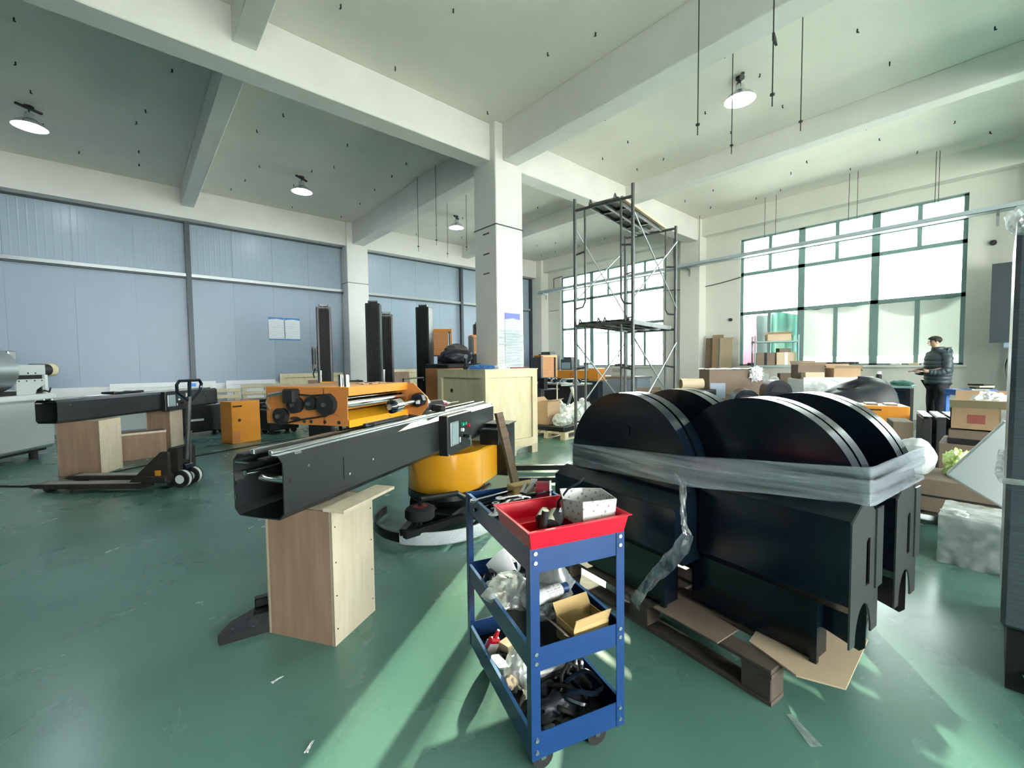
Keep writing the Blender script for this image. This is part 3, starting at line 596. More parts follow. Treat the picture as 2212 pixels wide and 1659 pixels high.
# box of the carriage electronics lying on its back: small parts on top
for k in range(9):
    o = B(-0.02, 0.02, -0.015, 0.015, 0, 0.006); o = o.make('cardboard_offcut', 'cardboard', loc=(0.404+0.863*(0.9+0.032*k)-0.505*(0.1+0.05*(k % 3)), 2.168+0.505*(0.9+0.032*k)+0.863*(0.1+0.05*(k % 3)), 0.675+zt+0.0062), rot=(0, 0, k)); tag(o, 'small brown offcut lying on top of the orange carriage', 'offcut', 'offcuts on the carriage')
# impact driver lying at the end of the carriage
d = T('power_driver', 'maroon power driver with long bit lying on the near black mast', 'power tool', (0.404+0.863*1.72-0.505*0.02, 2.168+0.505*1.72+0.863*0.02, 0.675+0.303), ROT1-0.35)
MB().cyl((-0.10, 0, 0.045), (0.04, 0, 0.045), 0.036, n=16).make('body', 'black_matte', d, smooth=True); MB().cyl((0.04, 0, 0.045), (0.09, 0, 0.045), 0.034, 0.022, n=16).make('nose', 'dark_red', d, smooth=True)
MB().cyl((0.09, 0, 0.045), (0.13, 0, 0.045), 0.014, n=10).make('chuck', 'tool_steel', d, smooth=True); MB().cyl((0.13, 0, 0.045), (0.24, 0, 0.05), 0.004, n=6).make('bit', 'steel_bright', d)
B(-0.10, -0.05, -0.16, -0.02, 0.0, 0.05, bev=0.01).make('grip', 'black_matte', d)
bg_ = MB().blob((0, 0, 0.07), (0.11, 0.09, 0.09), 0.25, 2.5, 3, flat=-0.07).make('cloth_bag', 'black_cloth', smooth=True); bg_.location = (0.404+0.863*1.45-0.505*0.06, 2.168+0.505*1.45+0.863*0.06, 0.675+0.303); tag(bg_, 'dark crumpled bag behind the orange carriage on the mast', 'bag')
# ---- plywood support block with a lid board
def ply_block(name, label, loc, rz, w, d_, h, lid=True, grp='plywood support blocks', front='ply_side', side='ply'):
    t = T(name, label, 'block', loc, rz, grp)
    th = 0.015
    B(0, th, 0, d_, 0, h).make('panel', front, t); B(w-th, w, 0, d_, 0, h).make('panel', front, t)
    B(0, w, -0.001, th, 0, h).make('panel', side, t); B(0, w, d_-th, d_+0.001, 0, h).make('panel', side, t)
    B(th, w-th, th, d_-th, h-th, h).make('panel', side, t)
    for z in (0.08, 0.25, 0.42, 0.6):
        for x in (0.02, w-0.02): MB().cyl((x, -0.003, z*h/0.68), (x, 0, z*h/0.68), 0.004, n=6).make('nail', 'ink', t)
    return t
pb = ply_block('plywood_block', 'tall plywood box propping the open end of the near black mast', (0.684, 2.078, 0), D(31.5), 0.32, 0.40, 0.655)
o = B(-0.02, 0.40, -0.07, 0.05, 0, 0.015).make('lid_board', 'ply', loc=(0.70, 2.08, 0.657), rot=(0, 0, D(31))); tag(o, 'thin plywood strip between plywood box and near black mast', 'board')
# ---- robot base with yellow drum under the far end
rb = T('wrapping_robot', 'yellow drum shaped robot base with black bumper and wheels under the mast', 'wrapping machine', (2.05, 3.20, 0), ROT1)
MB().lathe([(0.0, 0.62), (0.325, 0.62), (0.332, 0.612), (0.332, 0.31), (0.325, 0.30), (0.0, 0.30)], 48).make('drum', 'yellow', rb, smooth=True)
B(0.0, 0.40, -0.332, 0.25, 0.301, 0.619, bev=0.012).make('drum_side', 'yellow', rb)
MB().lathe([(0.0, 0.299), (0.335, 0.299), (0.335, 0.24), (0.25, 0.16), (0.0, 0.16)], 48).make('skirt', 'black_powder', rb, smooth=True)
B(-0.35, 0.42, -0.22, 0.22, 0.08, 0.16, bev=0.01).make('chassis', 'black_powder', rb)
for x, y in ((0.02, -0.30), (0.02, 0.30), (-0.30, 0.0)):
    wq = MB().cyl((x, y-0.03, 0.105), (x, y+0.03, 0.105), 0.105, n=28).make('wheel', 'rubber', rb, smooth=True)
    MB().cyl((x, y-0.034, 0.105), (x, y+0.034, 0.105), 0.062, n=20).make('wheel_hub', 'grey_beam', wq)
    for k in range(6):
        a = k*PI/3; MB().obox((x+0.04*math.cos(a), y-0.036, 0.105+0.04*math.sin(a)), (0.045, 0.006, 0.012), (0, -a, 0)).make('wheel_rib', 'black_powder', wq)
MB().tube([(0.15, -0.34, 0.27), (-0.30, -0.36, 0.27), (-0.42, -0.30, 0.36), (-0.62, -0.10, 0.36)], 0.022, 8).make('guide_arm', 'black_powder', rb)
MB().cyl((-0.60, -0.08, 0.36), (-0.60, -0.08, 0.12), 0.015, n=8).make('guide_pin', 'black_powder', rb)
gw = MB().lathe([(0.0, 0.30), (0.08, 0.30), (0.105, 0.285), (0.105, 0.215), (0.08, 0.20), (0.0, 0.20)], 28, (-0.60, -0.08, 0)).make('guide_wheel', 'rubber', rb, smooth=True)
MB().lathe([(0.0, 0.304), (0.045, 0.304), (0.05, 0.30)], 18, (-0.60, -0.08, 0)).make('wheel_hub', 'dark_red', gw, smooth=True)
MB().obox((-0.48, 0.05, 0.14), (0.52, 0.05, 0.05), (0, 0, 0.25)).make('link_arm', 'black_powder', rb); MB().obox((-0.52, -0.16, 0.13), (0.52, 0.05, 0.05), (0, 0, -0.5)).make('link_arm', 'black_powder', rb)
MB().lathe([(0.50, 0.03), (0.515, 0.03), (0.515, 0.10), (0.50, 0.10), (0.50, 0.03)], 40, (-0.15, 0.02, 0), PI*0.5, PI*1.45).make('bumper', 'black_powder', rb, smooth=True)
MB().lathe([(0.517, 0.018), (0.530, 0.03), (0.532, 0.10), (0.52, 0.118), (0.498, 0.115)], 48, (-0.15, 0.02, 0), PI*0.98, PI*1.62).make('bubble_wrap', 'bubble', rb, smooth=True)
for k, (a, l) in enumerate(((1.615, 0.09), (1.59, 0.06), (1.60, 0.10))):
    MB().obox((-0.15+0.54*math.cos(PI*a), 0.02+0.54*math.sin(PI*a), 0.09-0.3*l), (0.006, 0.03+0.02*k, l), (0.15*k, 0, PI*a)).make('wrap_end', 'paper', rb)
tb = B(0.38, 0.60, -0.44, -0.22, 0.30, 0.78, bev=0.008).make('terminal_box', 'black_powder', rb)
B(0.36, 0.62, -0.45, -0.215, 0.78, 0.79).make('box_top', 'grey_beam', tb)
MB().obox((0.30, -0.425, 0.70), (0.05, 0.012, 0.05)).make('switch_plate', 'yellow', rb); MB().cyl((0.30, -0.43, 0.70), (0.30, -0.47, 0.71), 0.022, n=14).make('rotary_switch', 'red_btn', rb)
B(0.2, 0.40, -0.42, -0.23, 0.62, 0.76, bev=0.01).make('switch_housing', 'black_powder', rb)
# leaning timber post
lp = MB().obox((0, 0, 0.5), (0.06, 0.05, 1.0)).make('timber_post', 'plank_brown'); _v = Vector((2.037-2.17, 2.464-2.28, 0.98)); lp.rotation_euler = (_v.to_track_quat('Z', 'Y') @ Matrix.Rotation(0.6, 3, 'Z').to_quaternion()).to_euler(); lp.location = (2.17, 2.28, 0.012); tag(lp, 'dark brown timber post leaning against the yellow robot base', 'post')
# black steel frame on the floor behind
f = T('floor_frame', 'low black steel frame lying on the floor behind the timber post', 'frame', (3.5, 4.0, 0), D(-40))
B(0, 1.3, -0.03, 0.03, 0.02, 0.08, bev=0.004).make('rail', 'black_powder', f); B(0, 1.3, -0.6, -0.54, 0.02, 0.08, bev=0.004).make('rail', 'black_powder', f)
B(0.0, 0.06, -0.6, 0, 0.02, 0.08).make('rail', 'black_powder', f); B(1.24, 1.3, -0.6, 0, 0.02, 0.08).make('rail', 'black_powder', f)
for x in (0.05, 1.25):
    for y in (0, -0.57): MB().cyl((x, y, 0), (x, y, 0.03), 0.025, n=10).make('foot', 'rubber', f)
# floor plate beside the plywood box
fp = T('floor_plate_bracket', 'black steel foot plate on the floor behind the plywood box', 'bracket', (0.30, 2.52, 0), D(-10))
MB().prism([(-0.02, -0.06), (0.30, -0.06), (0.30, 0.22), (0.20, 0.22), (0.02, 0.08), (-0.03, -0.02)], 0.0, 0.035, 'z').make('plate', 'black_powder', fp); B(0.13, 0.28, 0.15, 0.20, 0.036, 0.085, bev=0.006).make('hinge_block', 'black_powder', fp)
for x, y in ((0.03, 0.0), (0.12, -0.03), (0.15, 0.10)): MB().cyl((x, y, 0.035), (x, y, 0.04), 0.008, n=8).make('bolt', 'steel_dark', fp)
# ================================================================ black arched machine covers on pallets
RC = D(-8.0)
def VU(v, u, z=0.0): return (v*math.cos(RC) - u*math.sin(RC), v*math.sin(RC) + u*math.cos(RC), z)
R_, ZC = 0.395, 0.795
def cover_at(label, v, uc, slots, y1=R_+0.02, zt=0.70):
    t = T('machine_cover', label, 'machine cover', VU(v, uc), RC, 'black arched machine covers')
    def slab(r, x0, x1, name, m, zb=zt-0.06):
        pts = [(r*math.cos(a), ZC + r*math.sin(a)) for a in [k*PI/40 for k in range(41)]] + [(-r, zb), (r, zb)]
        return MB().prism(pts, x0, x1, 'x').make(name, m, t, smooth=True)
    slab(R_, 0.0, 0.062, 'arch_shell', 'cover_black'); slab(R_-0.014, 0.062, 0.080, 'arch_groove', 'black_matte'); slab(R_, 0.080, 0.142, 'arch_shell', 'cover_black')
    # lower body box in front of the arch
    y0 = -R_; zb = 0.44
    B(-0.115, -0.109, y0, y1, zb+0.05, zt).make('front_sheet', 'cover_black', t)
    MB().prism([(-0.112, zb+0.05), (-0.06, zb), (-0.054, zb+0.003), (-0.106, zb+0.055)], y0, y1, 'y').make('front_fold', 'cover_black', t)
    MB().prism([(-0.115, zt-0.003), (-0.03, zt+0.045), (0.001, zt+0.045), (0.001, zt+0.04), (-0.03, zt+0.04), (-0.112, zt-0.008)], y0, y1, 'y').make('ledge', 'cover_black', t)
    B(0.136, 0.142, y0, y1, 0.42, zt-0.06).make('rear_sheet', 'black_matte', t)
    # recessed plinth standing on the pallet
    B(0.03, 0.13, y0+0.15, y0+0.70, 0.154, zb+0.02, bev=0.004).make('plinth', 'cover_black', t); B(0.01, 0.03, y0+0.14, y0+0.165, 0.154, zb+0.02).make('plinth_flange', 'cover_black', t)
    # end plate with slot and arched cut-out
    zl = 0.36 if slots else 0.44
    ar = [(0.005+0.075*math.cos(a), 0.34+0.13*math.sin(a)) for a in [PI - k*PI/14 for k in range(15)]]
    outer = ([(-0.115, 0.34)] + [(p[0], max(0.34, p[1])) for p in ar] + [(0.142, 0.34),] if slots else [(-0.115, 0.49), (-0.06, 0.44), (0.142, 0.44)]) + [ (0.142, zt-0.03), (0.05, zt+0.04), (-0.03, zt+0.04), (-0.115, zt-0.005)]
    hole = [(0.02, 0.53), (0.055, 0.53), (0.055, 0.70), (0.035, 0.705), (0.02, 0.69)]
    if slots:
        MB().plate(outer, [hole], y0-0.006, y0, 'y').make('end_plate', 'cover_end_lit', t)
        MB().prism([(y0+0.15, 0.27), (y0+0.03, 0.24), (y0+0.012, 0.26), (y0+0.012, 0.50), (y0+0.15, 0.50)], 0.09, 0.096, 'x').make('inner_sheet', 'cover_black', t)
        B(0.10, 0.165, y0-0.012, y0-0.006, 0.50, 0.80).make('end_flange', 'cover_end_lit', t)
    else: MB().plate(outer, [], y0-0.006, y0, 'y').make('end_plate', 'cover_black', t)
    MB().plate([(-0.115, 0.49), (-0.06, 0.44), (0.142, 0.44), (0.142, zt-0.03), (0.0, zt), (-0.115, zt-0.005)], [], y1, y1+0.006, 'y').make('end_plate', 'cover_black', t)
    MB().cyl((-0.008, -0.02, ZC+0.20), (0.0, -0.02, ZC+0.20), 0.028, n=18).make('lifting_hole_cap', 'black_gloss', t)
    return t
cover_at('black arched machine cover, one of the front two, closest to the blue trolley', 1.72, 1.553, False)
cover_at('black arched machine cover, one of the front two, with slotted end towards the foam board', 1.88, 0.97, True, 0.17, 0.79)
cover_at('black arched machine cover standing behind the one closest to the trolley', 2.16, 1.553, False)
cover_at('black arched machine cover standing behind the slotted front one', 2.33, 0.97, True, 0.17, 0.79)
# stretch film band around the four covers
path = [(2.62, 1.96), (2.32, 1.965), (1.72, 1.96), (1.705, 1.945), (1.705, 1.55), (1.707, 1.16), (1.79, 0.87), (1.866, 0.60), (1.872, 0.565), (1.90, 0.555), (2.10, 0.555), (2.46, 0.556), (2.49, 0.60), (2.5, 1.0)]
cum = [0.0]
for a, b in zip(path[:-1], path[1:]): cum.append(cum[-1] + math.hypot(a[0]-b[0], a[1]-b[1]))
def along(s):
    s *= cum[-1]
    for i in range(len(path)-1):
        if s <= cum[i+1] or i == len(path)-2:
            k = (s-cum[i])/max(1e-6, cum[i+1]-cum[i]); return (path[i][0]+(path[i+1][0]-path[i][0])*k, path[i][1]+(path[i+1][1]-path[i][1])*k, s)
def bandz(v, u): return 0.905 - 0.10*min(1, max(0, (u-0.55)/1.4))
def bfn(off, sd):
    def fn(a, b):
        v, u, s = along(a); z = bandz(v, u); h = 0.135 + 0.02*noise.noise(Vector((s*1.3, sd, 0)))
        w = off + 0.004*noise.noise(Vector((s*3, b*14, sd)))
        return VU(v - (w if v < 2.0 else -w), u - (w if u < 0.6 else 0), z + (b-0.5)*h + 0.012*noise.noise(Vector((s*2, sd, 7))))
    return fn
bnd = T('stretch_film_band', 'band of clear stretch film wound around the four black covers', 'film', (0, 0, 0))
for k in range(2): MB().grid(bfn(0.004+0.006*k, k*3.1), 120, 10).make('film_layer', 'stretch', bnd, smooth=True)
# dangling twisted tail of film
tail = [(1.68, 1.18, 0.835, 0.05), (1.62, 1.125, 0.799, 0.05), (1.59, 1.10, 0.724, 0.042), (1.585, 1.091, 0.667, 0.02), (1.575, 1.067, 0.631, 0.03), (1.575, 1.104, 0.549, 0.042), (1.575, 1.172, 0.458, 0.045), (1.575, 1.246, 0.369, 0.045), (1.575, 1.311, 0.275, 0.05), (1.575, 1.346, 0.203, 0.05)]
def tf(a, b):
    i = a*(len(tail)-1); k = int(min(len(tail)-2, i)); q = i-k; p = [tail[k][j]+(tail[k+1][j]-tail[k][j])*q for j in range(4)]
    w = p[3]*(b-0.5)*2*0.85; tw = 0.5*math.sin(a*9)
    return VU(p[0] + w*math.sin(tw) - 0.02*abs(noise.noise(Vector((a*9, b*5, 1)))), p[1] + w*math.cos(tw)*0.8, p[2] + 0.3*w + 0.012*noise.noise(Vector((a*22, b*8, 3))))
o = MB().grid(tf, 60, 12).make('film_tail', 'tailfilm', smooth=True); tag(o, 'twisted loose tail of stretch film hanging down the black covers', 'film')
# ---- pallets
def pallet(label, loc, rz, L, W, m, nb=7, grp=None, h=0.13):
    t = T('wooden_pallet', label, 'pallet', loc, rz, grp)
    for y in (0.0, W/2-0.05, W-0.10): B(0, L, y, y+0.10, 0.0, 0.018).make('plank', m, t)
    bme = MB().box(0, 0.12, 0, 0.10, 0.018, h-0.035, bev=0.004).mesh('block', m)
    for x in (0.0, L/2-0.06, L-0.12):
        for y in (0.0, W/2-0.05, W-0.10): share(bme, 'block', t, (x, y, 0))
        B(x, x+0.12, 0, W, h-0.035, h-0.018).make('plank', m, t)
    bw = 0.095; gap = (W - nb*bw)/(nb-1)
    pm = MB().box(0, L, 0, bw, h-0.018, h, bev=0.003).mesh('plank', m)
    for k in range(nb): share(pm, 'plank', t, (0, k*(bw+gap), 0), (0, 0, random.uniform(-0.004, 0.004)))
    return t
# local x runs along the covers' length
pallet('dark worn wooden pallet carrying the black arched covers', VU(2.72, 0.80), RC+PI/2, 1.30, 1.0, 'pallet_dark', 6, 'pallets', 0.145)
def sheet(name, pts, z, th, m, label, cat, sag=0.0):
    o = MB().prism(pts, 0, th, 'z').make(name, m); o.location = (0, 0, z); return tag(o, label, cat)
sheet('cardboard_sheet', [VU(1.70, 1.34)[:2], VU(1.70, 1.01)[:2], VU(1.865, 1.01)[:2], VU(1.90, 1.34)[:2]], 0.146, 0.006, 'cardboard_dull', 'brown cardboard strip lying on the dark pallet in front of the covers', 'cardboard')
sheet('cardboard_sheet', [VU(1.82, 0.94)[:2], VU(1.765, 0.733)[:2], VU(1.839, 0.60)[:2], VU(2.25, 0.66)[:2], VU(2.25, 0.90)[:2], VU(1.92, 0.96)[:2]], 0.146, 0.007, 'cardboard_pale', 'tan cardboard sheet poking out past the pallet end under the covers', 'cardboard')
# ================================================================ blue three-tier tool trolley
TR = D(-18.0); TO = (0.892, 0.936)
def TP(x, y, z): return (TO[0] + x*math.cos(TR) - y*math.sin(TR), TO[1] + x*math.sin(TR) + y*math.cos(TR), z)
t = T('tool_trolley', 'blue steel three-tier tool trolley full of tools and bags', 'trolley', (*TO, 0), TR)
W_, L_ = 0.355, 0.655
for x, sx in ((0, 1), (W_, -1)):
    for y, sy in ((0, 1), (L_, -1)):
        g = MB().prism([(x, y), (x+sx*0.032, y), (x+sx*0.032, y+sy*0.0025), (x+sx*0.0025, y+sy*0.0025), (x+sx*0.0025, y+sy*0.032), (x, y+sy*0.032)], 0.10, 0.782, 'z').make('leg', 'blue_steel', t)
        for z in (0.765, 0.735, 0.445, 0.415, 0.165, 0.125):
            MB().cyl((x+sx*0.018, y-sy*0.004, z), (x+sx*0.018, y, z), 0.0065, 0.0065, n=10).make('rivet', 'steel_bright', g, smooth=True)
        cs = MB().cyl((x+sx*0.07, y+sy*0.07-0.01, 0.038), (x+sx*0.07, y+sy*0.07+0.01, 0.038), 0.038, n=20).make('caster', 'rubber', t, smooth=True)
        MB().prism([(x+sx*0.07-0.02, 0.105), (x+sx*0.07+0.02, 0.105), (x+sx*0.07+0.008, 0.035), (x+sx*0.07-0.008, 0.035)], y+sy*0.07-0.016, y+sy*0.07-0.012, 'y').make('caster_fork', 'tool_steel', cs)
for z0, z1, fl in ((0.70, 0.780, 0.735), (0.385, 0.462, 0.395), (0.10, 0.185, 0.11)):
    tr = B(0.003, W_-0.003, 0.003, L_-0.003, fl-0.003, fl).make('tray', 'black_powder', t)
    B(0.0025, W_-0.0025, 0.0026, 0.0056, z0, z1).make('apron', 'blue_steel', tr); B(0.0025, W_-0.0025, L_-0.0056, L_-0.0026, z0, z1).make('apron', 'blue_steel', tr)
    B(0.0026, 0.0056, 0.0025, L_-0.0025, z0, z1).make('apron', 'blue_steel', tr); B(W_-0.0056, W_-0.0026, 0.0025, L_-0.0025, z0, z1).make('apron', 'blue_steel', tr)
    for x in (0.001, W_-0.013): B(x, x+0.012, 0.03, L_-0.03, z1-0.001, z1+0.002).make('rim', 'blue_worn', tr)
def at(o, x, y, z, rot=(0, 0, 0)): o.location = TP(x, y, z); o.rotation_euler = (rot[0], rot[1], rot[2]+TR); return o
def TT(name, label, cat, x, y, z, rz=0.0, group=None): return T(name, label, cat, TP(x, y, z), TR+rz, group)
# red divided tray
r = TT('parts_tray', 'red plastic divided parts tray on top of the blue trolley', 'tray', -0.012, -0.022, 0.783)
w, l, h = 0.368, 0.275, 0.062; e = 0.012
B(e, w-e, e, l-e, 0, 0.004).make('base', 'red_plastic', r)
def wall4(p, x0, x1, y0, y1, z0, z1, th, fl, m, name='side'):
    for a, b, ax in (((x0, y0), (x1, y0), 0), ((x0, y1), (x1, y1), 0)):
        s = -1 if a[1] == y0 else 1
        MB().prism([(a[1]-s*fl, z0), (a[1]-s*(fl+th), z0), (a[1]-s*th, z1), (a[1], z1)], x0+fl*0.3, x1-fl*0.3, 'x').make(name, m, p)
    for x in (x0, x1):
        s = -1 if x == x0 else 1
        MB().prism([(x-s*fl, z0), (x-s*(fl+th), z0), (x-s*th, z1), (x, z1)], y0+fl*0.3, y1-fl*0.3, 'y').make(name, m, p)
q = MB(); lo_ = [q.bm.verts.new(p) for p in ((e, e, 0), (w-e, e, 0), (w-e, l-e, 0), (e, l-e, 0))]; hi_ = [q.bm.verts.new(p) for p in ((0, 0, h), (w, 0, h), (w, l, h), (0, l, h))]
for i in range(4): q.bm.faces.new((lo_[i], lo_[(i+1) % 4], hi_[(i+1) % 4], hi_[i]))
f = q.make('sides', 'red_plastic', r); f.modifiers.new('thick', 'SOLIDIFY').thickness = 0.003
MB().plate([(-0.008, -0.008), (w+0.008, -0.008), (w+0.008, l+0.008), (-0.008, l+0.008)], [[(0.003, 0.003), (w-0.003, 0.003), (w-0.003, l-0.003), (0.003, l-0.003)]], h-0.003, h, 'z').make('rim', 'red_plastic', r)
B(0.19, 0.193, e, l-e, 0.004, 0.038).make('divider', 'red_plastic', r); B(e, w-e, 0.13, 0.133, 0.004, 0.038).make('divider', 'red_plastic', r)
# white patterned carton box in the tray
b = TT('open_box', 'white open carton with grey chevron print standing in the red tray', 'box', 0.208, 0.025, 0.789, 0.05)
def checker():
    m = mat('chevron', (0.72, 0.72, 0.71), 0.6); nt = m.node_tree; N = nt.nodes; L = nt.links; tc = N.new('ShaderNodeTexCoord'); mp = N.new('ShaderNodeMapping'); mp.inputs['Rotation'].default_value = (0.78, 0.78, 0.5); mp.inputs['Scale'].default_value = (1, 1, 1)
    L.new(tc.outputs['Object'], mp.inputs['Vector']); v = N.new('ShaderNodeTexVoronoi'); v.inputs['Scale'].default_value = 52; v.inputs['Randomness'].default_value = 0.35; L.new(mp.outputs['Vector'], v.inputs['Vector'])
    rp = N.new('ShaderNodeValToRGB'); rp.color_ramp.elements[0].position = 0.22; rp.color_ramp.elements[0].color = (0.27, 0.27, 0.27, 1); rp.color_ramp.elements[1].position = 0.32; rp.color_ramp.elements[1].color = (0.58, 0.59, 0.58, 1)
    L.new(v.outputs['Distance'], rp.inputs['Fac']); L.new(rp.outputs['Color'], N['Principled BSDF'].inputs['Base Color'])
checker()
hx = [(0, 0), (0.128, 0), (0.138, 0.09), (0.105, 0.15), (0.015, 0.15), (-0.018, 0.08)]
hx2 = [(0.06+(x-0.06)*1.1, 0.07+(y-0.07)*1.1) for x, y in hx]
for i in range(6):
    a, c = hx[i], hx[(i+1) % 6]; a2, c2 = hx2[i], hx2[(i+1) % 6]
    q = MB(); vs = [q.bm.verts.new(p) for p in ((a[0], a[1], 0), (c[0], c[1], 0), (c2[0], c2[1], 0.095+0.010*(i % 2)), (a2[0], a2[1], 0.095+0.010*((i+1) % 2)))]; q.bm.faces.new(vs)
    f = q.make('side', 'chevron', b); mo = f.modifiers.new('thick', 'SOLIDIFY'); mo.thickness = 0.003
MB().prism(hx, 0, 0.003, 'z').make('base', 'paper', b)
# tools in the red tray
g = TT('cordless_grinder', 'small black pistol-grip tool lying in the red tray', 'power tool', 0.115, 0.06, 0.789, 0.9)
MB().cyl((-0.05, 0, 0.035), (0.06, 0, 0.04), 0.032, 0.028, n=18).make('body', 'black_matte', g, smooth=True); MB().cyl((0.06, 0, 0.04), (0.08, 0, 0.04), 0.02, n=14).make('nose', 'black_gloss', g)
B(-0.05, 0.04, 0.02, 0.05, 0.03, 0.075, bev=0.008).make('grip', 'black_matte', g); MB().cyl((0.02, -0.02, 0.06), (0.05, -0.02, 0.065), 0.008, n=10).make('trigger', 'chrome', g)
o = MB().cyl((0, 0, 0), (0, 0, 0.10), 0.013, 0.011, n=12).make('screwdriver_grip', 'black_matte', smooth=True); at(o, 0.055, 0.03, 0.789, (0.12, 0.1, 0)); tag(o, 'black upright screwdriver handle in the red tray', 'screwdriver')
o = MB().tube([(0, 0, 0), (0.01, 0.01, 0.06), (0.05, 0.01, 0.10), (0.09, 0.0, 0.12), (0.11, 0, 0.135)], [0.004, 0.004, 0.004, 0.004, 0.006], 6).make('hook_pick', 'black_gloss', smooth=True); at(o, 0.175, 0.14, 0.80); tag(o, 'bent black hook tool leaning out of the red tray', 'hook tool')
for k in range(7):
    o = MB().obox((0, 0, 0.004), (0.03, 0.016, 0.004), (0.3*k, 0.2, k)).make('plastic_bit', 'bagfilm'); at(o, 0.02+0.022*k, 0.015+0.03*((k*3) % 4), 0.790); tag(o, 'small clear plastic bit in the red tray', 'plastic bit', 'plastic bits in the red tray')
# spanners, rods and tape in the top of the trolley
def spanner(label, x, y, z, rz, L=0.2, s=1.0, tilt=0.0):
    t = TT('spanner', label, 'spanner', x, y, z, rz, 'hand tools on the trolley top'); t.rotation_euler = (tilt, 0, TR+rz)
    MB().prism([(-L/2, -0.007*s), (L/2, -0.005*s), (L/2, 0.005*s), (-L/2, 0.007*s)], 0, 0.007, 'z').make('shaft', 'chrome', t)
    a = [(-L/2-0.012*s+0.019*s*math.cos(k), 0.019*s*math.sin(k)) for k in [PI*0.78*(j/10) - PI*0.0 for j in range(-10, 11)]]
    MB().prism([(-L/2+0.004+0.017*s*math.cos(q), 0.017*s*math.sin(q)) for q in [2*PI*j/16 for j in range(2, 15)]] + [(-L/2-0.004, -0.006*s), (-L/2+0.006, 0.0), (-L/2-0.004, 0.006*s)], 0, 0.008, 'z').make('jaw', 'chrome', t)
    MB().lathe([(0.008*s, 0), (0.016*s, 0), (0.016*s, 0.010), (0.008*s, 0.010), (0.008*s, 0)], 16, (L/2+0.008, 0, 0)).make('ring', 'chrome', t, smooth=True)
spanner('long bright steel spanner lying along the rear lip of the trolley top', 0.10, 0.535, 0.785, 0.30, 0.24)
spanner('cranked ring spanner lying over the other tools on the trolley top', 0.19, 0.45, 0.795, 0.05, 0.22, 1.3)
spanner('open spanner lying slanted beside the red tray', 0.09, 0.36, 0.785, 0.55, 0.22, 1.2)
spanner('small spanner under the cranked one on the trolley top', 0.10, 0.43, 0.775, 0.9, 0.15)
spanner('short dark spanner beside the red tray edge', 0.04, 0.39, 0.77, 1.2, 0.14)
for k in range(16):
    a = random.uniform(-0.5, 0.8); x = random.uniform(0.06, 0.25); y = random.uniform(0.30, 0.58)
    o = MB().cyl((-0.07, 0, 0), (0.07, 0, 0), 0.007, n=8).cyl((0.05, 0, 0), (0.08, 0, 0), 0.012, n=8).make('socket_bar', 'tool_steel' if k % 2 else 'black_gloss', smooth=True); at(o, x, y, 0.744 + 0.014*(k % 3), (0, 0, a)); tag(o, 'steel socket bar in the jumble of tools on the trolley top', 'socket bar', 'socket bars on the trolley top')
o = B(-0.065, 0.065, -0.03, 0.03, 0, 0.055, bev=0.004).make('wooden_box', 'cardboard_tan'); at(o, 0.245, 0.585, 0.755, (0, 0, 0.2)); tag(o, 'scuffed brown cardboard box at the rear corner of the trolley top', 'box')
q = TT('tape_roll', 'dark red tape roll lying against the brown box on the trolley', 'tape', 0.30, 0.49, 0.795, -0.5)
MB().cyl((-0.03, 0, 0), (0.03, 0, 0), 0.038, n=24).make('film', 'dark_red', q, smooth=True); MB().cyl((0.03, 0, 0), (0.038, 0, 0), 0.042, n=24).make('rim', 'paper', q, smooth=True)
q = TT('cutter_pliers', 'grey pliers lying on top of the spanners', 'pliers', 0.225, 0.47, 0.815, 0.7)
MB().obox((0, 0, 0), (0.10, 0.018, 0.012), (0, -0.2, 0)).make('handle', 'tool_steel', q); MB().obox((0.06, 0.005, 0.012), (0.05, 0.03, 0.012), (0, -0.2, 0.3)).make('jaw', 'chrome', q); MB().obox((-0.01, 0.02, 0.004), (0.10, 0.014, 0.010), (0, -0.15, 0.25)).make('handle', 'tool_steel', q)
# ---- middle shelf
def bag(name, label, x, y, z, size, seed, amp=0.35, m='bagfilm', freq=1.9):
    o = MB().blob((0, 0, size[2]*0.9), size, amp, freq, 4, flat=-size[2]*0.85, seed=seed).make(name, m, smooth=True); at(o, x, y, z, (0, 0, seed)); return tag(o, label, 'plastic bag')
bag('plastic_bag', 'crumpled clear plastic bag hanging over the side of the middle shelf', 0.085, 0.37, 0.397, (0.075, 0.095, 0.06), 1.3, 0.38)
bag('plastic_bag', 'peaked clear plastic bag with a white bottle inside on the middle shelf', 0.20, 0.27, 0.397, (0.10, 0.09, 0.055), 4.1, 0.3)
o = MB().grid(lambda u, v: (-0.09+0.20*u, 0.02*math.sin(u*7)+0.04*v, 0.13*(1-abs(2*u-1.1))*v**0.7+0.01*noise.noise(Vector((u*6, v*6, 0)))), 16, 10).make('bag_peak', 'bagfilm', smooth=True); at(o, 0.23, 0.26, 0.47, (0, 0, 0.1)); tag(o, 'upturned clear bag corner above the bottle on the middle shelf', 'plastic bag')
q = TT('glue_bottle', 'white plastic bottle with dark blue cap lying in the bags', 'bottle', 0.185, 0.21, 0.50, 0.15)
MB().cyl((-0.075, 0, 0), (0.04, 0, 0.0), 0.026, n=20).make('body', 'white_gloss', q, smooth=True); MB().cyl((0.04, 0, 0), (0.05, 0, 0), 0.026, 0.016, n=20).make('shoulder', 'white_gloss', q, smooth=True)
MB().cyl((0.05, 0, 0), (0.075, 0, 0), 0.019, n=16).make('cap', 'blue_steel', q, smooth=True); MB().lathe([(0.0266, -0.03), (0.0266, 0.03)], 24).rot(Matrix.Rotation(PI/2, 4, 'Y')).make('label_sleeve', 'carton_print', q, smooth=True)
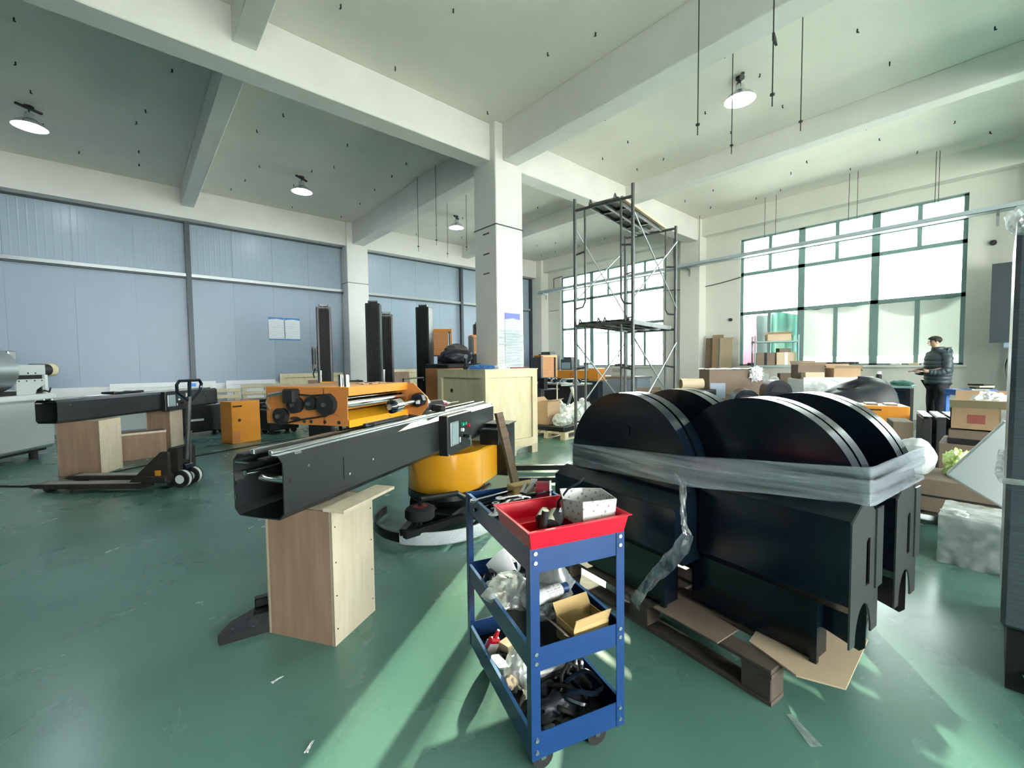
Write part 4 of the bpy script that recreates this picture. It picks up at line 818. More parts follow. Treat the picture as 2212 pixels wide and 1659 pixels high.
b = TT('small_carton', 'open tan carton with a white label at the front of the middle shelf', 'carton', 0.235, 0.075, 0.397, 0.10)
for nm, a in (('side', (-0.075, 0.075, -0.05, -0.047, 0, 0.075)), ('side', (-0.075, 0.075, 0.047, 0.05, 0, 0.075)), ('side', (-0.075, -0.072, -0.05, 0.05, 0, 0.075)), ('side', (0.072, 0.075, -0.05, 0.05, 0, 0.075)), ('base', (-0.075, 0.075, -0.05, 0.05, 0, 0.003))): B(*a).make(nm, 'cardboard_tan', b)
MB().obox((0, -0.055, 0.092), (0.15, 0.003, 0.042), (0.35, 0, 0)).make('flap', 'cardboard_tan', b); MB().obox((0, 0.06, 0.09), (0.15, 0.003, 0.045), (-0.6, 0, 0)).make('flap', 'cardboard_tan', b)
MB().obox((-0.095, 0, 0.06), (0.003, 0.1, 0.05), (0, -0.9, 0)).make('flap', 'cardboard_dull', b); B(-0.03, 0.06, -0.0515, -0.0505, 0.015, 0.05).make('label', 'carton_print', b)
o = MB().grid(lambda u, v: (0.09*u-0.045, 0.10*v-0.05, 0.06*math.sin(u*2.4)+0.03*u*v), 10, 8).make('paper_curl', 'paper', smooth=True); at(o, 0.115, 0.545, 0.445, (0.5, 0.1, 0.3)); tag(o, 'curled white paper at the rear of the middle shelf', 'paper')
o = MB().grid(lambda u, v: (0.07*u-0.035, 0.08*v-0.04, 0.03*math.sin(v*3)), 8, 8).make('paper_curl', 'paper', smooth=True); at(o, 0.19, 0.57, 0.455, (0.9, 0.2, 0.9)); tag(o, 'smaller folded white paper standing behind the curled paper', 'paper')
o = MB().lathe([(0, 0), (0.034, 0), (0.036, 0.02), (0.030, 0.055), (0.018, 0.07), (0, 0.07)], 24).make('spray_nozzle', 'black_gloss', smooth=True); at(o, 0.055, 0.535, 0.398, (0.1, 0.3, 0)); tag(o, 'dark rounded metal cap at the rear of the middle shelf', 'cap')
o = MB().obox((0, 0, 0.03), (0.08, 0.06, 0.06), (0, 0, 0.2)).make('part_box', 'blue_steel'); at(o, 0.18, 0.60, 0.397); tag(o, 'dark blue small box behind the papers on the middle shelf', 'box')
for k, (x, y, rz) in enumerate(((0.20, 0.44, 0.3), (0.24, 0.40, 0.9), (0.16, 0.46, -0.4), (0.30, 0.46, 0.2))):
    o = MB().tube([(0.09*math.cos(a*0.8+k), 0.06*math.sin(a*0.8+k), 0.012+0.012*math.sin(a+k)+0.01*k) for a in range(9)], 0.006, 6).make('black_hose', 'black_gloss', smooth=True); at(o, x, y, 0.397, (0, 0, rz)); tag(o, 'glossy black hose coil in the middle shelf', 'hose', 'black hoses on the middle shelf')
# ---- bottom shelf
q = TT('thread_lock_bottle', 'red and white squeeze bottle leaning at the rear of the bottom shelf', 'bottle', 0.035, 0.50, 0.12, 0.3); q.rotation_euler = (0.25, 0.35, TR+0.2)
B(-0.027, 0.027, -0.014, 0.014, 0, 0.085, bev=0.008).make('body', 'red_plastic', q); B(-0.024, 0.024, -0.0148, 0.0148, 0.012, 0.066).make('label_sleeve', 'paper', q); MB().cyl((0, 0, 0.085), (0, 0, 0.12), 0.011, 0.006, n=12).make('nozzle', 'red_plastic', q, smooth=True)
o = B(-0.03, 0.03, -0.03, 0.03, 0, 0.07, bev=0.003).make('small_box', 'cardboard_pale'); at(o, 0.115, 0.46, 0.112, (0, 0, 0.4)); tag(o, 'small tan cardboard box beside the red squeeze bottle', 'box')
o = B(-0.028, 0.028, -0.045, 0.045, 0, 0.03, bev=0.003).make('junction_box', 'white_machine'); at(o, 0.035, 0.375, 0.145, (0, 0.25, 0.1)); tag(o, 'pale grey plastic junction box on the bottom shelf', 'box')
bag('bag_of_parts', 'white mesh bag of parts behind the front leg on the bottom shelf', 0.085, 0.29, 0.112, (0.05, 0.05, 0.075), 2.2, 0.3, 'clearwrap')
o = MB().blob((0, 0, 0.03), (0.028, 0.028, 0.03), 0.25, 3, 3).make('foam_lump', 'cardboard_pale', smooth=True); at(o, 0.045, 0.275, 0.135); tag(o, 'yellowish foam lump beside the mesh bag', 'foam')
q = TT('power_strip', 'white power strip with sockets standing on edge on the bottom shelf', 'power strip', 0.235, 0.255, 0.122, -0.10); q.rotation_euler = (0.25, 0, TR-0.1)
B(-0.125, 0.10, -0.018, 0.018, 0, 0.075, bev=0.006).make('body', 'white_gloss', q)
for x in (0.06, 0.085):
    for z in (0.02, 0.042, 0.062): MB().cyl((x, -0.0195, z), (x, -0.017, z), 0.006, n=10).make('socket_hole', 'ink', q)
B(-0.115, -0.09, -0.0195, -0.017, 0.03, 0.055).make('switch', 'ink', q); B(-0.07, 0.03, -0.0187, -0.017, 0.02, 0.055).make('rating_print', 'carton_print', q)
o = MB().grid(lambda u, v: (0.20*u-0.1, 0.02*math.sin(v*3), 0.10*v), 6, 6).make('manual_sheet', 'paper_print', smooth=True); at(o, 0.24, 0.31, 0.15, (-0.3, 0, -0.1)); tag(o, 'printed white leaflet behind the power strip', 'leaflet')
for k in range(7):
    cx, cy = 0.115+0.022*k, 0.11+0.02*(k % 3)
    o = MB().tube([(0.072*math.cos(a)*(1+0.12*math.sin(3*a+k)), 0.050*math.sin(a)*(1+0.1*math.cos(2*a)), 0.012+0.012*k+0.014*math.sin(2*a+k)) for a in [j*2*PI/20 for j in range(24)]], 0.009, 6).make('black_cable', 'rubber' if k % 2 else 'black_gloss', smooth=True); at(o, cx, cy, 0.114, (0, 0, 0.5*k)); tag(o, ('lowest loop of black cable heaped by the front leg on the bottom shelf', 'glossy cable loop just above the lowest in the bottom shelf heap', 'dull cable loop third from the bottom of the cable heap', 'middle glossy loop of the cable heap on the bottom shelf', 'dull cable loop third from the top of the cable heap', 'loop lying just under the topmost of the cable heap', 'topmost loop of the black cable heap, farthest from the front leg')[k], 'cable', 'black cables on the bottom shelf')
for k in range(3):
    o = MB().tube([(0, 0, 0), (0.0, 0.01, 0.09), (0.03, 0.015, 0.125), (0.065, 0.01, 0.10), (0.07, 0.0, 0.0)], 0.007, 7).make('black_cable', 'rubber', smooth=True); at(o, 0.20+0.035*k, 0.16+0.015*k, 0.125, (0.1, 0, 0.3*k)); tag(o, ('first stiff cable arch before the power strip, beside its switch end', 'middle stiff cable arch standing before the power strip', 'third stiff cable arch before the power strip, beside its socket end')[k], 'cable', 'cable arches before the power strip')
bag('plastic_bag', 'black rubbish bag among the cables at the front of the bottom shelf', 0.15, 0.13, 0.112, (0.10, 0.08, 0.04), 6.6, 0.35, 'black_cloth')
bag('plastic_bag', 'small clear bag at the front corner of the bottom shelf', 0.085, 0.065, 0.112, (0.045, 0.028, 0.02), 8.2, 0.3)
bag('plastic_bag', 'dark glossy bag beside the junction box on the bottom shelf', 0.10, 0.38, 0.112, (0.045, 0.07, 0.03), 3.3, 0.5, 'black_gloss')
# ================================================================ far side: second laid mast, pallet jack, white machine, wall goods
laid_mast('robot_mast', 'black mast beam propped on two plywood blocks behind the pallet jack', (-0.78, 7.585, 0.69), D(45), False)
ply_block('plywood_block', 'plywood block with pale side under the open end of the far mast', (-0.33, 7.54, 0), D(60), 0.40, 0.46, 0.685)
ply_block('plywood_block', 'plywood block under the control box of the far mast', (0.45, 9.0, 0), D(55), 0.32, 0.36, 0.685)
b_ = T('wooden_case', 'low reddish brown wooden case lying between the two plywood blocks', 'case', (-0.15, 8.36, 0), D(6))
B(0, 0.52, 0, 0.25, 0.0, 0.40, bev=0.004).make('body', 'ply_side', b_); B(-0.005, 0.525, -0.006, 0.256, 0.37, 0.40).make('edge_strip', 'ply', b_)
# carriage sitting on the far mast
cf = T('carriage_slider', 'small black carriage block on the far mast', 'carriage block', (-0.78+0.707*0.75, 7.585+0.707*0.75, 0.69), D(45))
B(0, 0.45, -0.10, 0.10, 0.305, 0.335, bev=0.006).make('plate', 'black_powder', cf); B(0.06, 0.14, -0.09, -0.04, 0.335, 0.345).make('pad', 'white_paint', cf); B(0.26, 0.34, -0.09, -0.04, 0.335, 0.345).make('pad', 'white_paint', cf)
j = T('pallet_jack', 'dark hand pallet jack with raised loop handle', 'pallet jack', (-0.89, 7.0, 0), D(-42))
for y in (0.0, 0.37):
    fk = MB().prism([(0.0, 0.055), (0.05, 0.085), (1.25, 0.085), (1.25, 0.03), (0.08, 0.04)], y, y+0.16, 'y').make('fork', 'rust', j)
    MB().cyl((0.16, y+0.03, 0.035), (0.16, y+0.13, 0.035), 0.035, n=16).make('load_roller', 'rubber', fk, smooth=True); B(0.1, 1.2, y+0.02, y+0.14, 0.086, 0.088).make('worn_top', 'scaf_deck', fk)
    MB().prism([(1.05, 0.08), (1.42, 0.42), (1.50, 0.42), (1.50, 0.08)], y+0.06, y+0.10, 'y').make('gusset', 'rust', j)
B(1.22, 1.50, 0.02, 0.51, 0.09, 0.16, bev=0.01).make('cross_frame', 'rust', j); MB().prism([(1.36, 0.16), (1.54, 0.16), (1.54, 0.45), (1.44, 0.45)], 0.15, 0.38, 'y').make('tower', 'rust', j)
for y in (0.14, 0.30):
    wq = MB().cyl((1.56, y, 0.095), (1.56, y+0.075, 0.095), 0.095, n=24).make('steer_wheel', 'rubber', j, smooth=True); MB().cyl((1.56, y-0.003, 0.095), (1.56, y+0.078, 0.095), 0.05, n=16).make('wheel_hub', 'paper', wq)
    MB().lathe([(0.097, -0.018), (0.097, 0.018)], 24).rot(Matrix.Translation((1.56, y+0.037, 0.095)) @ Matrix.Rotation(PI/2, 4, 'X')).make('white_stripe', 'white_paint', wq)
MB().cyl((1.52, 0.22, 0.20), (1.52, 0.34, 0.20), 0.06, n=16).make('pump', 'black_gloss', j, smooth=True); B(1.40, 1.46, 0.12, 0.17, 0.22, 0.30).make('yellow_tag', 'orange', j); B(1.36, 1.42, 0.05, 0.10, 0.16, 0.22).make('yellow_tag', 'orange', j)
MB().cyl((1.56, 0.26, 0.30), (1.62, 0.26, 1.02), 0.024, n=12).make('tow_bar', 'scaf', j, smooth=True); MB().cyl((1.56, 0.31, 0.25), (1.59, 0.30, 0.62), 0.012, n=8).make('side_rod', 'scaf', j)
lp_ = [(0.0, -0.03, 0.0), (0.0, -0.17, 0.10), (0.01, -0.185, 0.18), (0.012, -0.15, 0.22), (0.012, 0.15, 0.22), (0.01, 0.185, 0.18), (0.0, 0.17, 0.10), (0.0, 0.03, 0.0)]
MB().tube([(1.62+x, 0.26+y, 0.98+z) for x, y, z in lp_], 0.017, 8).make('handle_loop', 'black_gloss', j, smooth=True); MB().cyl((1.62, 0.26, 0.98), (1.632, 0.26, 1.20), 0.018, n=8).make('handle_stem', 'black_gloss', j)
B(1.612, 1.63, 0.25, 0.36, 1.13, 1.165).make('release_lever', 'blue_plastic', j); B(1.60, 1.605, 0.235, 0.27, 1.0, 1.06).make('sticker', 'white_paint', j)
# floor cable
o = MB().tube([(-1.6, 7.95, 0.008), (-1.198, 7.62, 0.008), (-0.98, 7.40, 0.008), (-0.62, 7.26, 0.008), (0.02, 7.72, 0.008), (0.73, 8.04, 0.008), (1.18, 8.24, 0.008), (1.8, 8.5, 0.008), (2.4, 8.6, 0.008)], 0.008, 6).make('floor_cable', 'rubber', smooth=True); tag(o, 'thin black cable running across the floor past the pallet jack', 'cable')
# white machine
w = T('white_machine', 'large pale machine with rounded base and motors at the panel wall', 'machine', (-0.91, 9.85, 0), D(58))
B(-2.6, 0.0, 0.0, 0.95, 0.14, 0.90, bev=0.05).make('base_body', 'white_machine', w, smooth=True); B(-2.62, 0.02, -0.02, 0.97, 0.88, 0.97, bev=0.02).make('top_ledge', 'white_gloss', w)
for x in (-2.4, -0.3):
    for y in (0.1, 0.8): MB().cyl((x, y, 0.0), (x, y, 0.16), 0.05, n=12).make('foot', 'black_matte', w)
B(-2.4, -0.1, 0.08, 0.85, 0.10, 0.15).make('underframe', 'black_matte', w)
MB().cyl((-0.52, 0.35, 1.33), (-1.9, 0.35, 1.33), 0.32, n=40).make('metal_drum', 'steel_rail', w, smooth=True); B(-1.9, -0.5, 0.10, 0.6, 0.97, 1.03).make('drum_cradle', 'black_matte', w)
B(-0.49, 0.0, 0.10, 0.5, 1.26, 1.42, bev=0.01).make('upper_bracket', 'white_machine', w); B(-0.49, -0.02, 0.14, 0.5, 1.20, 1.26).make('bracket_gap', 'black_matte', w)
MB().prism([(-0.49, 0.97), (-0.20, 0.97), (-0.17, 1.04), (-0.02, 1.12), (-0.02, 1.20), (-0.49, 1.20)], 0.10, 0.13, 'y').make('lower_bracket', 'white_machine', w)
B(0.0, 0.05, 0.12, 0.16, 0.97, 1.26).make('strut', 'white_gloss', w); MB().cyl((0.0, 0.3, 1.335), (0.26, 0.3, 1.335), 0.10, n=20).make('motor', 'grey_beam', w, smooth=True); MB().cyl((0.26, 0.3, 1.335), (0.36, 0.3, 1.335), 0.105, n=20).make('motor_cap', 'pine', w, smooth=True)
B(0.03, 0.13, 0.2, 0.4, 0.97, 1.24).make('motor_stand', 'grey_beam', w); B(-0.46, -0.34, 0.2, 0.4, 1.42, 1.62, bev=0.01).make('valve_block', 'tool_steel', w)
for x in (-0.30, -0.18): MB().cyl((x, 0.095, 1.29), (x, 0.10, 1.29), 0.012, n=10).make('bolt', 'ink', w)
for x in (-0.45, -0.33, -0.2, -0.08): MB().cyl((x, 0.095, 1.175), (x, 0.10, 1.175), 0.010, n=10).make('bolt', 'ink', w)
MB().tube([(-0.2, 0.08, 0.99), (-0.1, 0.06, 1.02), (0.0, 0.07, 0.99), (0.05, 0.09, 1.05)], 0.012, 6).make('cable', 'rubber', w)
# orange cabinet with slot and hole
def orange_cab(label, loc, rz, h=0.74, w=0.50, d=0.35):
    t = T('orange_cabinet', label, 'cabinet', loc, rz, 'orange machine cabinets')
    B(0, w, 0, d, 0, h, bev=0.006).make('body', 'orange', t); B(0.02, 0.18, -0.003, 0, h-0.10, h-0.07).make('slot', 'ink', t); B(0.0, 0.13, -0.003, 0, 0.02, 0.22).make('vent_panel', 'orange_dark', t)
    MB().cyl((0.13, -0.004, h*0.55), (0.13, 0, h*0.55), 0.025, n=14).make('port_hole', 'ink', t)
    for x in (w-0.05,): MB().cyl((x, -0.004, h-0.06), (x, 0, h-0.06), 0.012, n=10).make('latch', 'orange_dark', t)
    return t
orange_cab('yellow orange machine cabinet standing open-sided before the wall pallets', (1.28, 8.81, 0), D(20))
# standing robots with black masts
def robot(label, loc, rz, mh=2.55, drum='orange_dark', motor=True):
    t = T('wrapping_robot', label, 'wrapping machine', loc, rz, 'upright wrapping robots')
    MB().lathe([(0.0, 0.55), (0.30, 0.55), (0.31, 0.54), (0.31, 0.24), (0.0, 0.24)], 32).make('drum', drum, t, smooth=True); MB().lathe([(0.0, 0.24), (0.33, 0.24), (0.33, 0.10), (0.0, 0.10)], 32).make('chassis', 'black_powder', t, smooth=True)
    for a in (0.4, 2.4, 4.6): MB().cyl((0.25*math.cos(a), 0.25*math.sin(a)-0.03, 0.08), (0.25*math.cos(a), 0.25*math.sin(a)+0.03, 0.08), 0.08, n=18).make('wheel', 'rubber', t, smooth=True)
    B(0.02, 0.30, -0.145, 0.145, 0.55, mh, bev=0.012).make('mast', 'grey_beam', t); B(0.012, 0.021, -0.10, 0.10, 0.6, mh-0.05).make('mast_channel', 'black_matte', t)
    for y in (-0.05, 0.05): B(0.004, 0.014, y-0.012, y+0.012, 0.6, mh-0.03).make('guide_rail', 'black_matte', t)
    MB().cyl((0.10, -0.09, mh+0.035), (0.10, 0.09, mh+0.035), 0.025, n=12).make('top_pulley', 'tool_steel', t, smooth=True)
    for y in (-0.09, 0.08): B(0.07, 0.13, y, y+0.012, mh, mh+0.06).make('pulley_cheek', 'steel_dark', t)
    if motor:
        B(0.02, 0.2, 0.146, 0.25, 1.25, 1.75, bev=0.01).make('motor_housing', 'black_powder', t); MB().cyl((0.0, 0.22, 1.38), (0.0, 0.22, 1.70), 0.04, n=14).make('motor', 'steel_dark', t, smooth=True)
        MB().tube([(0.02, 0.2, 1.3), (-0.02, 0.24, 1.18), (0.0, 0.22, 1.1)], 0.012, 6).make('cable', 'rubber', t); MB().cyl((-0.06, 0.1, 0.75), (-0.06, 0.1, 1.25), 0.03, n=12).make('strut', 'chrome', t, smooth=True)
    return t
robot('upright robot with black mast at the wall, the one closest to the notices', (3.06, 9.345, 0), D(75), 2.58)
robot('upright robot with tall black mast, the front one of the middle pair', (3.69, 8.39, 0), D(58), 2.60, motor=False)
robot('upright robot with black mast, the rear one of the middle pair', (4.40, 9.25, 0), D(72), 2.50)
robot('upright robot with grey sided black mast beside the pine crate', (4.58, 8.0, 0), D(38), 2.55, motor=False)
robot('upright robot with dark mast half hidden by the central column', (7.25, 9.55, 0), D(60), 2.45, motor=False)
robot('upright robot with the tallest pale mast showing at the column edge', (6.75, 8.55, 0), D(60), 3.05, motor=False)
# orange carriages raised on short masts
def carriage(label, loc, rz, z0, h, w=0.36, d=0.3):
    t = T('film_carriage', label, 'film carriage', loc, rz, 'raised orange film carriages')
    B(-0.06, 0.06, 0.10, 0.24, 0, z0+h, bev=0.008).make('mast', 'black_powder', t); B(-0.2, 0.2, 0.0, 0.34, 0, 0.12, bev=0.01).make('foot', 'black_powder', t)
    B(-w/2, w/2, -d, 0.10, z0+h-0.06, z0+h, bev=0.004).make('top_tray', 'orange', t); B(-w/2+0.05, w/2-0.08, -d+0.02, -d+0.05, z0, z0+h-0.06).make('front_panel', 'grille_print', t)
    B(-w/2, -w/2+0.05, -d, 0.1, z0-0.02, z0+h-0.02).make('side_plate', 'black_powder', t); B(w/2-0.06, w/2-0.045, -d, 0.05, z0, z0+h-0.06).make('side_bar', 'black_powder', t); B(w/2-0.03, w/2, -d, 0.05, z0, z0+h-0.06).make('side_plate', 'orange', t)
    B(-w/2, w/2, -d, 0.1, z0-0.02, z0).make('bottom_tray', 'black_powder', t); B(-w/2-0.02, w/2+0.05, -d-0.02, 0.1, z0-0.32, z0-0.30).make('shelf_plate', 'grey_beam', t); B(-0.1, 0.0, -0.2, 0.1, z0-0.3, z0-0.02).make('spindle', 'black_matte', t)
    return t
carriage('orange film carriage with grille panel raised behind the pine crate', (5.35, 8.45, 0), D(-35), 1.55, 0.58, 0.46)
carriage('small orange carriage peeking above the dark cloth heap', (6.0, 8.05, 0), D(-25), 1.58, 0.42, 0.30)
carriage('orange carriage just past the central column at the far wall', (7.9, 7.7, 0), D(-20), 1.0, 0.55, 0.45)
# grey motor, barrel and goods behind the orange carriage
o = MB().cyl((-0.16, 0, 0.93), (0.16, 0, 0.93), 0.15, n=28).cyl((0.06, 0, 0.93), (0.10, 0, 0.93), 0.158, n=28).box(-0.12, 0.12, -0.10, 0.10, 0, 0.82).make('cable_drum', 'black_matte', smooth=True); o.location = (3.05, 7.85, 0); o.rotation_euler = (0, 0, D(-35)); tag(o, 'black ribbed drum on a stand behind the orange carriage', 'drum')
o = T('gear_motor', 'grey gear motor behind the orange carriage', 'motor', (2.05, 6.5, 0), D(-30))
B(-0.15, 0.15, -0.12, 0.12, 0, 0.72).make('stand', 'black_powder', o); B(-0.16, 0.02, -0.10, 0.10, 0.72, 1.02, bev=0.02).make('gear_box', 'tool_steel', o); MB().cyl((0.02, 0, 0.88), (0.24, 0, 0.88), 0.10, n=18).make('motor_body', 'black_matte', o, smooth=True)
B(0.02, 0.24, -0.09, 0.09, 1.02, 1.12).make('terminal_cover', 'yellow', o); B(0.05, 0.20, -0.07, 0.07, 0.90, 1.02).make('terminal_box', 'orange_dark', o); MB().tube([(0.0, -0.12, 0.90), (0.06, -0.14, 0.91), (0.16, -0.14, 0.90)], 0.012, 6).make('chrome_handle', 'chrome', o)
for k, (x, y, l, wd, h, lab) in enumerate(((0.70, 10.3, 0.75, 0.5, 0.62, 'black machine base behind the loop handle of the pallet jack'), (1.75, 10.2, 0.7, 0.5, 0.6, 'black machine base behind the yellow orange cabinet'), (1.98, 9.42, 0.6, 0.45, 0.5, 'black machine base behind the orange carriage end'))):
    m_ = T('wheeled_machine', lab, 'machine', (x, y, 0), D(12)); B(0, l, 0, wd, 0.08, h, bev=0.02).make('body', 'black_powder', m_); B(0.05, l-0.15, 0.04, wd-0.04, h, h+0.06, bev=0.01).make('top_plate', 'grey_beam', m_); B(0.1, 0.35, -0.006, 0, 0.3, 0.34).make('slot', 'white_machine', m_)
    for xx in (0.08, l-0.08):
        for yy in (0.08, wd-0.08): MB().cyl((xx, yy-0.02, 0.05), (xx, yy+0.02, 0.05), 0.05, n=14).make('wheel', 'rubber', m_)
# wooden frames and pallets leaning on the panel wall
def lean_frame(label, x0, x1, h, y, m='pine', th=0.06, fill=True):
    t = T('leaning_crate_board', label, 'board', (x0, y, 0)); t.rotation_euler = (D(-8), 0, 0); w = x1-x0
    if fill: B(0.04, w-0.04, 0.03, 0.04, 0.03, h-0.03).make('sheet', m, t)
    for a in ((0, w, 0, 0.05, 0, 0.10), (0, w, 0, 0.05, h-0.10, h), (0, 0.10, 0, 0.05, 0.10, h-0.10), (w-0.10, w, 0, 0.05, 0.10, h-0.10)): B(*a).make('batten', m, t)
    return t
lean_frame('pale wooden crate panel leaning on the low wall beside the wall column', 2.95, 4.62, 1.16, 12.45)
lean_frame('pale wooden crate panel leaning on the low wall past the wall column', 5.6, 7.9, 1.22, 12.45)
lean_frame('long white painted board leaning along the low wall', -0.35, 1.55, 1.02, 12.55, 'white_paint')
lean_frame('weathered pale panel beside the slatted pallets', 1.75, 2.85, 1.02, 12.5, 'paper')
for x, w_, h_, lab in ((3.55, 0.55, 0.98, 'pinkish plywood sheet leaning in front of the crate panel'), (5.95, 0.6, 1.15, 'pinkish plywood sheet leaning behind the middle masts')):
    o = B(0, w_, 0, 0.015, 0, h_).make('plywood_sheet', 'ply_side', loc=(x, 12.1, 0.002), rot=(D(-10), 0, 0)); tag(o, lab, 'plywood sheet')
def lean_pallet(label, x, y, h):
    t = T('wooden_pallet', label, 'pallet', (x, y, 0), 0, 'slatted pallets at the wall'); t.rotation_euler = (D(-10), 0, 0)
    pm = MB().box(0, 1.1, 0, 0.02, 0, 0.085, bev=0.003).mesh('plank', 'pallet_wood')
    for k in range(6): share(pm, 'plank', t, (0, 0, 0.02+k*(h-0.1)/5))
    for xx in (0.02, 0.5, 0.98): B(xx, xx+0.09, 0.02, 0.10, 0.0, h).make('stringer', 'pallet_wood', t)
    return t
lean_pallet('slatted wooden pallet leaning at the wall behind the pallet jack handle', 0.85, 11.9, 0.85); lean_pallet('slatted wooden pallet leaning at the wall behind the orange cabinet', 2.0, 12.05, 0.92)
# ---- the pine crate with tools on it
CR = (3.62, 4.65)
k_ = T('pine_crate', 'big pale plywood crate on skids in front of the central column', 'crate', (*CR, 0), 0.0)
cw, cd, ch = 1.0, 1.22, 1.26; zb = 0.13
B(0.03, cw-0.03, 0.03, cd-0.03, zb+0.02, ch-0.02).make('core_sheet', 'pine', k_)
for y, s in ((0.0, -1), (cd, 1)):
    for a in ((0, cw, zb, zb+0.11), (0, cw, ch-0.11, ch)): B(a[0], a[1], y-0.004 if s < 0 else y-0.03, y+0.03 if s < 0 else y+0.004, a[2], a[3], bev=0.002).make('batten', 'pine', k_)
    for x in (0.0, cw-0.10): B(x, x+0.10, y-0.004 if s < 0 else y-0.03, y+0.03 if s < 0 else y+0.004, zb+0.11, ch-0.11, bev=0.002).make('batten', 'pine', k_)
for x, s in ((0.0, -1), (cw, 1)):
    for a in ((0.02, cd-0.02, zb, zb+0.11), (0.02, cd-0.02, ch-0.11, ch)): B(x-0.004 if s < 0 else x-0.03, x+0.03 if s < 0 else x+0.004, a[0], a[1], a[2], a[3], bev=0.002).make('batten', 'pine', k_)
    for y in (0.02, cd-0.12): B(x-0.004 if s < 0 else x-0.03, x+0.03 if s < 0 else x+0.004, y, y+0.10, zb+0.11, ch-0.11, bev=0.002).make('batten', 'pine', k_)
B(-0.01, cw+0.01, -0.01, cd+0.01, ch, ch+0.012).make('lid', 'pine', k_)
MB().cyl((0.02, 0.86, 0.95), (0.029, 0.86, 0.95), 0.03, n=16).make('knot_hole', 'ink', k_)
for y in (0.0, cd/2-0.05, cd-0.10):
    for x in (0.0, cw/2-0.06, cw-0.12): B(x, x+0.12, y, y+0.10, 0, zb-0.02).make('skid_block', 'pallet_wood', k_)
    B(0, cw, y, y+0.10, zb-0.02, zb).make('skid_board', 'pallet_wood', k_)
cz = ch+0.012
d = T('cordless_drill', 'black cordless drill standing on the pine crate', 'power tool', (CR[0]+0.12, CR[1]+0.62, cz), D(60))
B(-0.05, 0.07, -0.035, 0.035, 0, 0.05, bev=0.01).make('battery', 'black_matte', d); MB().cyl((0, 0, 0.05), (0.02, 0, 0.16), 0.02, n=12).make('grip', 'black_matte', d, smooth=True); MB().cyl((-0.06, 0, 0.19), (0.10, 0, 0.19), 0.032, n=16).make('body', 'steel_dark', d, smooth=True); MB().cyl((0.10, 0, 0.19), (0.16, 0, 0.19), 0.018, n=10).make('chuck', 'black_gloss', d)
o = MB().blob((0, 0, 0.03), (0.16, 0.06, 0.035), 0.4, 3, 4, flat=-0.028, seed=2).make('work_glove', 'blue_worn', smooth=True); o.location = (CR[0]+0.10, CR[1]+0.20, cz); o.rotation_euler = (0, 0, D(-40)); tag(o, 'crumpled blue work glove on the pine crate edge', 'glove')
o = MB().blob((0, 0, 0.025), (0.11, 0.05, 0.03), 0.4, 3, 4, flat=-0.024, seed=5).make('work_glove', 'paper', smooth=True); o.location = (CR[0]+0.38, CR[1]+0.12, cz); o.rotation_euler = (0, 0, D(10)); tag(o, 'pale grey work glove next to the blue one on the pine crate', 'glove')
for k in range(4):
    o = MB().cyl((-0.05, 0, 0.008), (0.05, 0, 0.008), 0.008, n=8).make('drill_bit', 'tool_steel'); o.location = (CR[0]+0.08+0.03*k, CR[1]+0.38+0.05*k, cz); o.rotation_euler = (0, 0, k*1.1); tag(o, 'small steel bit lying by the drill on the pine crate', 'drill bit', 'bits on the pine crate')
o = MB().obox((0, 0, 0.012), (0.35, 0.03, 0.02)).make('red_rod', 'dark_red'); o.location = (CR[0]+0.75, CR[1]+0.12, cz); tag(o, 'dark red flat bar lying at the column side of the pine crate', 'bar')
# heap covered in dark cloth on a second lower crate behind
h_ = T('cloth_covered_case', 'black case heaped with dark cloths behind the pine crate', 'case', (4.0, 6.15, 0), D(0))
B(0, 0.72, 0, 0.75, 0, 1.28, bev=0.01).make('case_body', 'orange_dark', h_); B(0.0, 0.72, 0.0, 0.75, 1.28, 1.36, bev=0.02).make('black_tray', 'black_matte', h_)
MB().blob((0.42, 0.38, 1.48), (0.30, 0.30, 0.16), 0.15, 1.4, 4, flat=-0.12, seed=3).make('dark_cloth', 'black_cloth', h_, smooth=True); MB().blob((0.46, 0.40, 1.60), (0.20, 0.20, 0.12), 0.18, 1.6, 4, seed=9).make('brown_cloth', 'brown_cloth', h_, smooth=True)
# pallet of junk under film beside the crate
pallet('pale wooden pallet piled with film wrapped junk next to the pine crate', (5.62, 4.98, 0), D(10), 1.0, 0.8, 'pallet_wood', 6, 'pallets', 0.13)
def on_p(x, y): a = D(10); return (5.62 + x*math.cos(a) - y*math.sin(a), 4.98 + x*math.sin(a) + y*math.cos(a))
o = B(-0.05, 0.75, 0.04, 0.75, 0, 0.09, bev=0.01).make('black_slab', 'black_powder'); o.location = (*on_p(0.08, 0), 0.131); o.rotation_euler = (0, 0, D(10)); tag(o, 'flat black machine slab under the film heap', 'slab')
for k, (x, y, sz, sd, lab) in enumerate(((0.22, 0.20, (0.17, 0.14, 0.12), 1.0, 'grey crumpled film heap at the crate side of the junk pallet'), (0.64, 0.20, (0.19, 0.14, 0.20), 2.0, 'shiny crumpled film ball facing the floor on the junk pallet'), (0.72, 0.56, (0.15, 0.14, 0.20), 3.0, 'rear crumpled film heap on the junk pallet'), (1.30, 0.40, (0.18, 0.20, 0.32), 4.0, 'white film bundle on the floor between junk pallet and scaffold'))):
    o = MB().blob((0, 0, sz[2]*0.8), sz, 0.35, 2.2, 4, flat=-sz[2]*0.78, seed=sd).make('film_heap', 'clearwrap', smooth=True); o.location = (*on_p(x, y), 0.222 if k < 3 else 0.0); tag(o, lab, 'film heap')
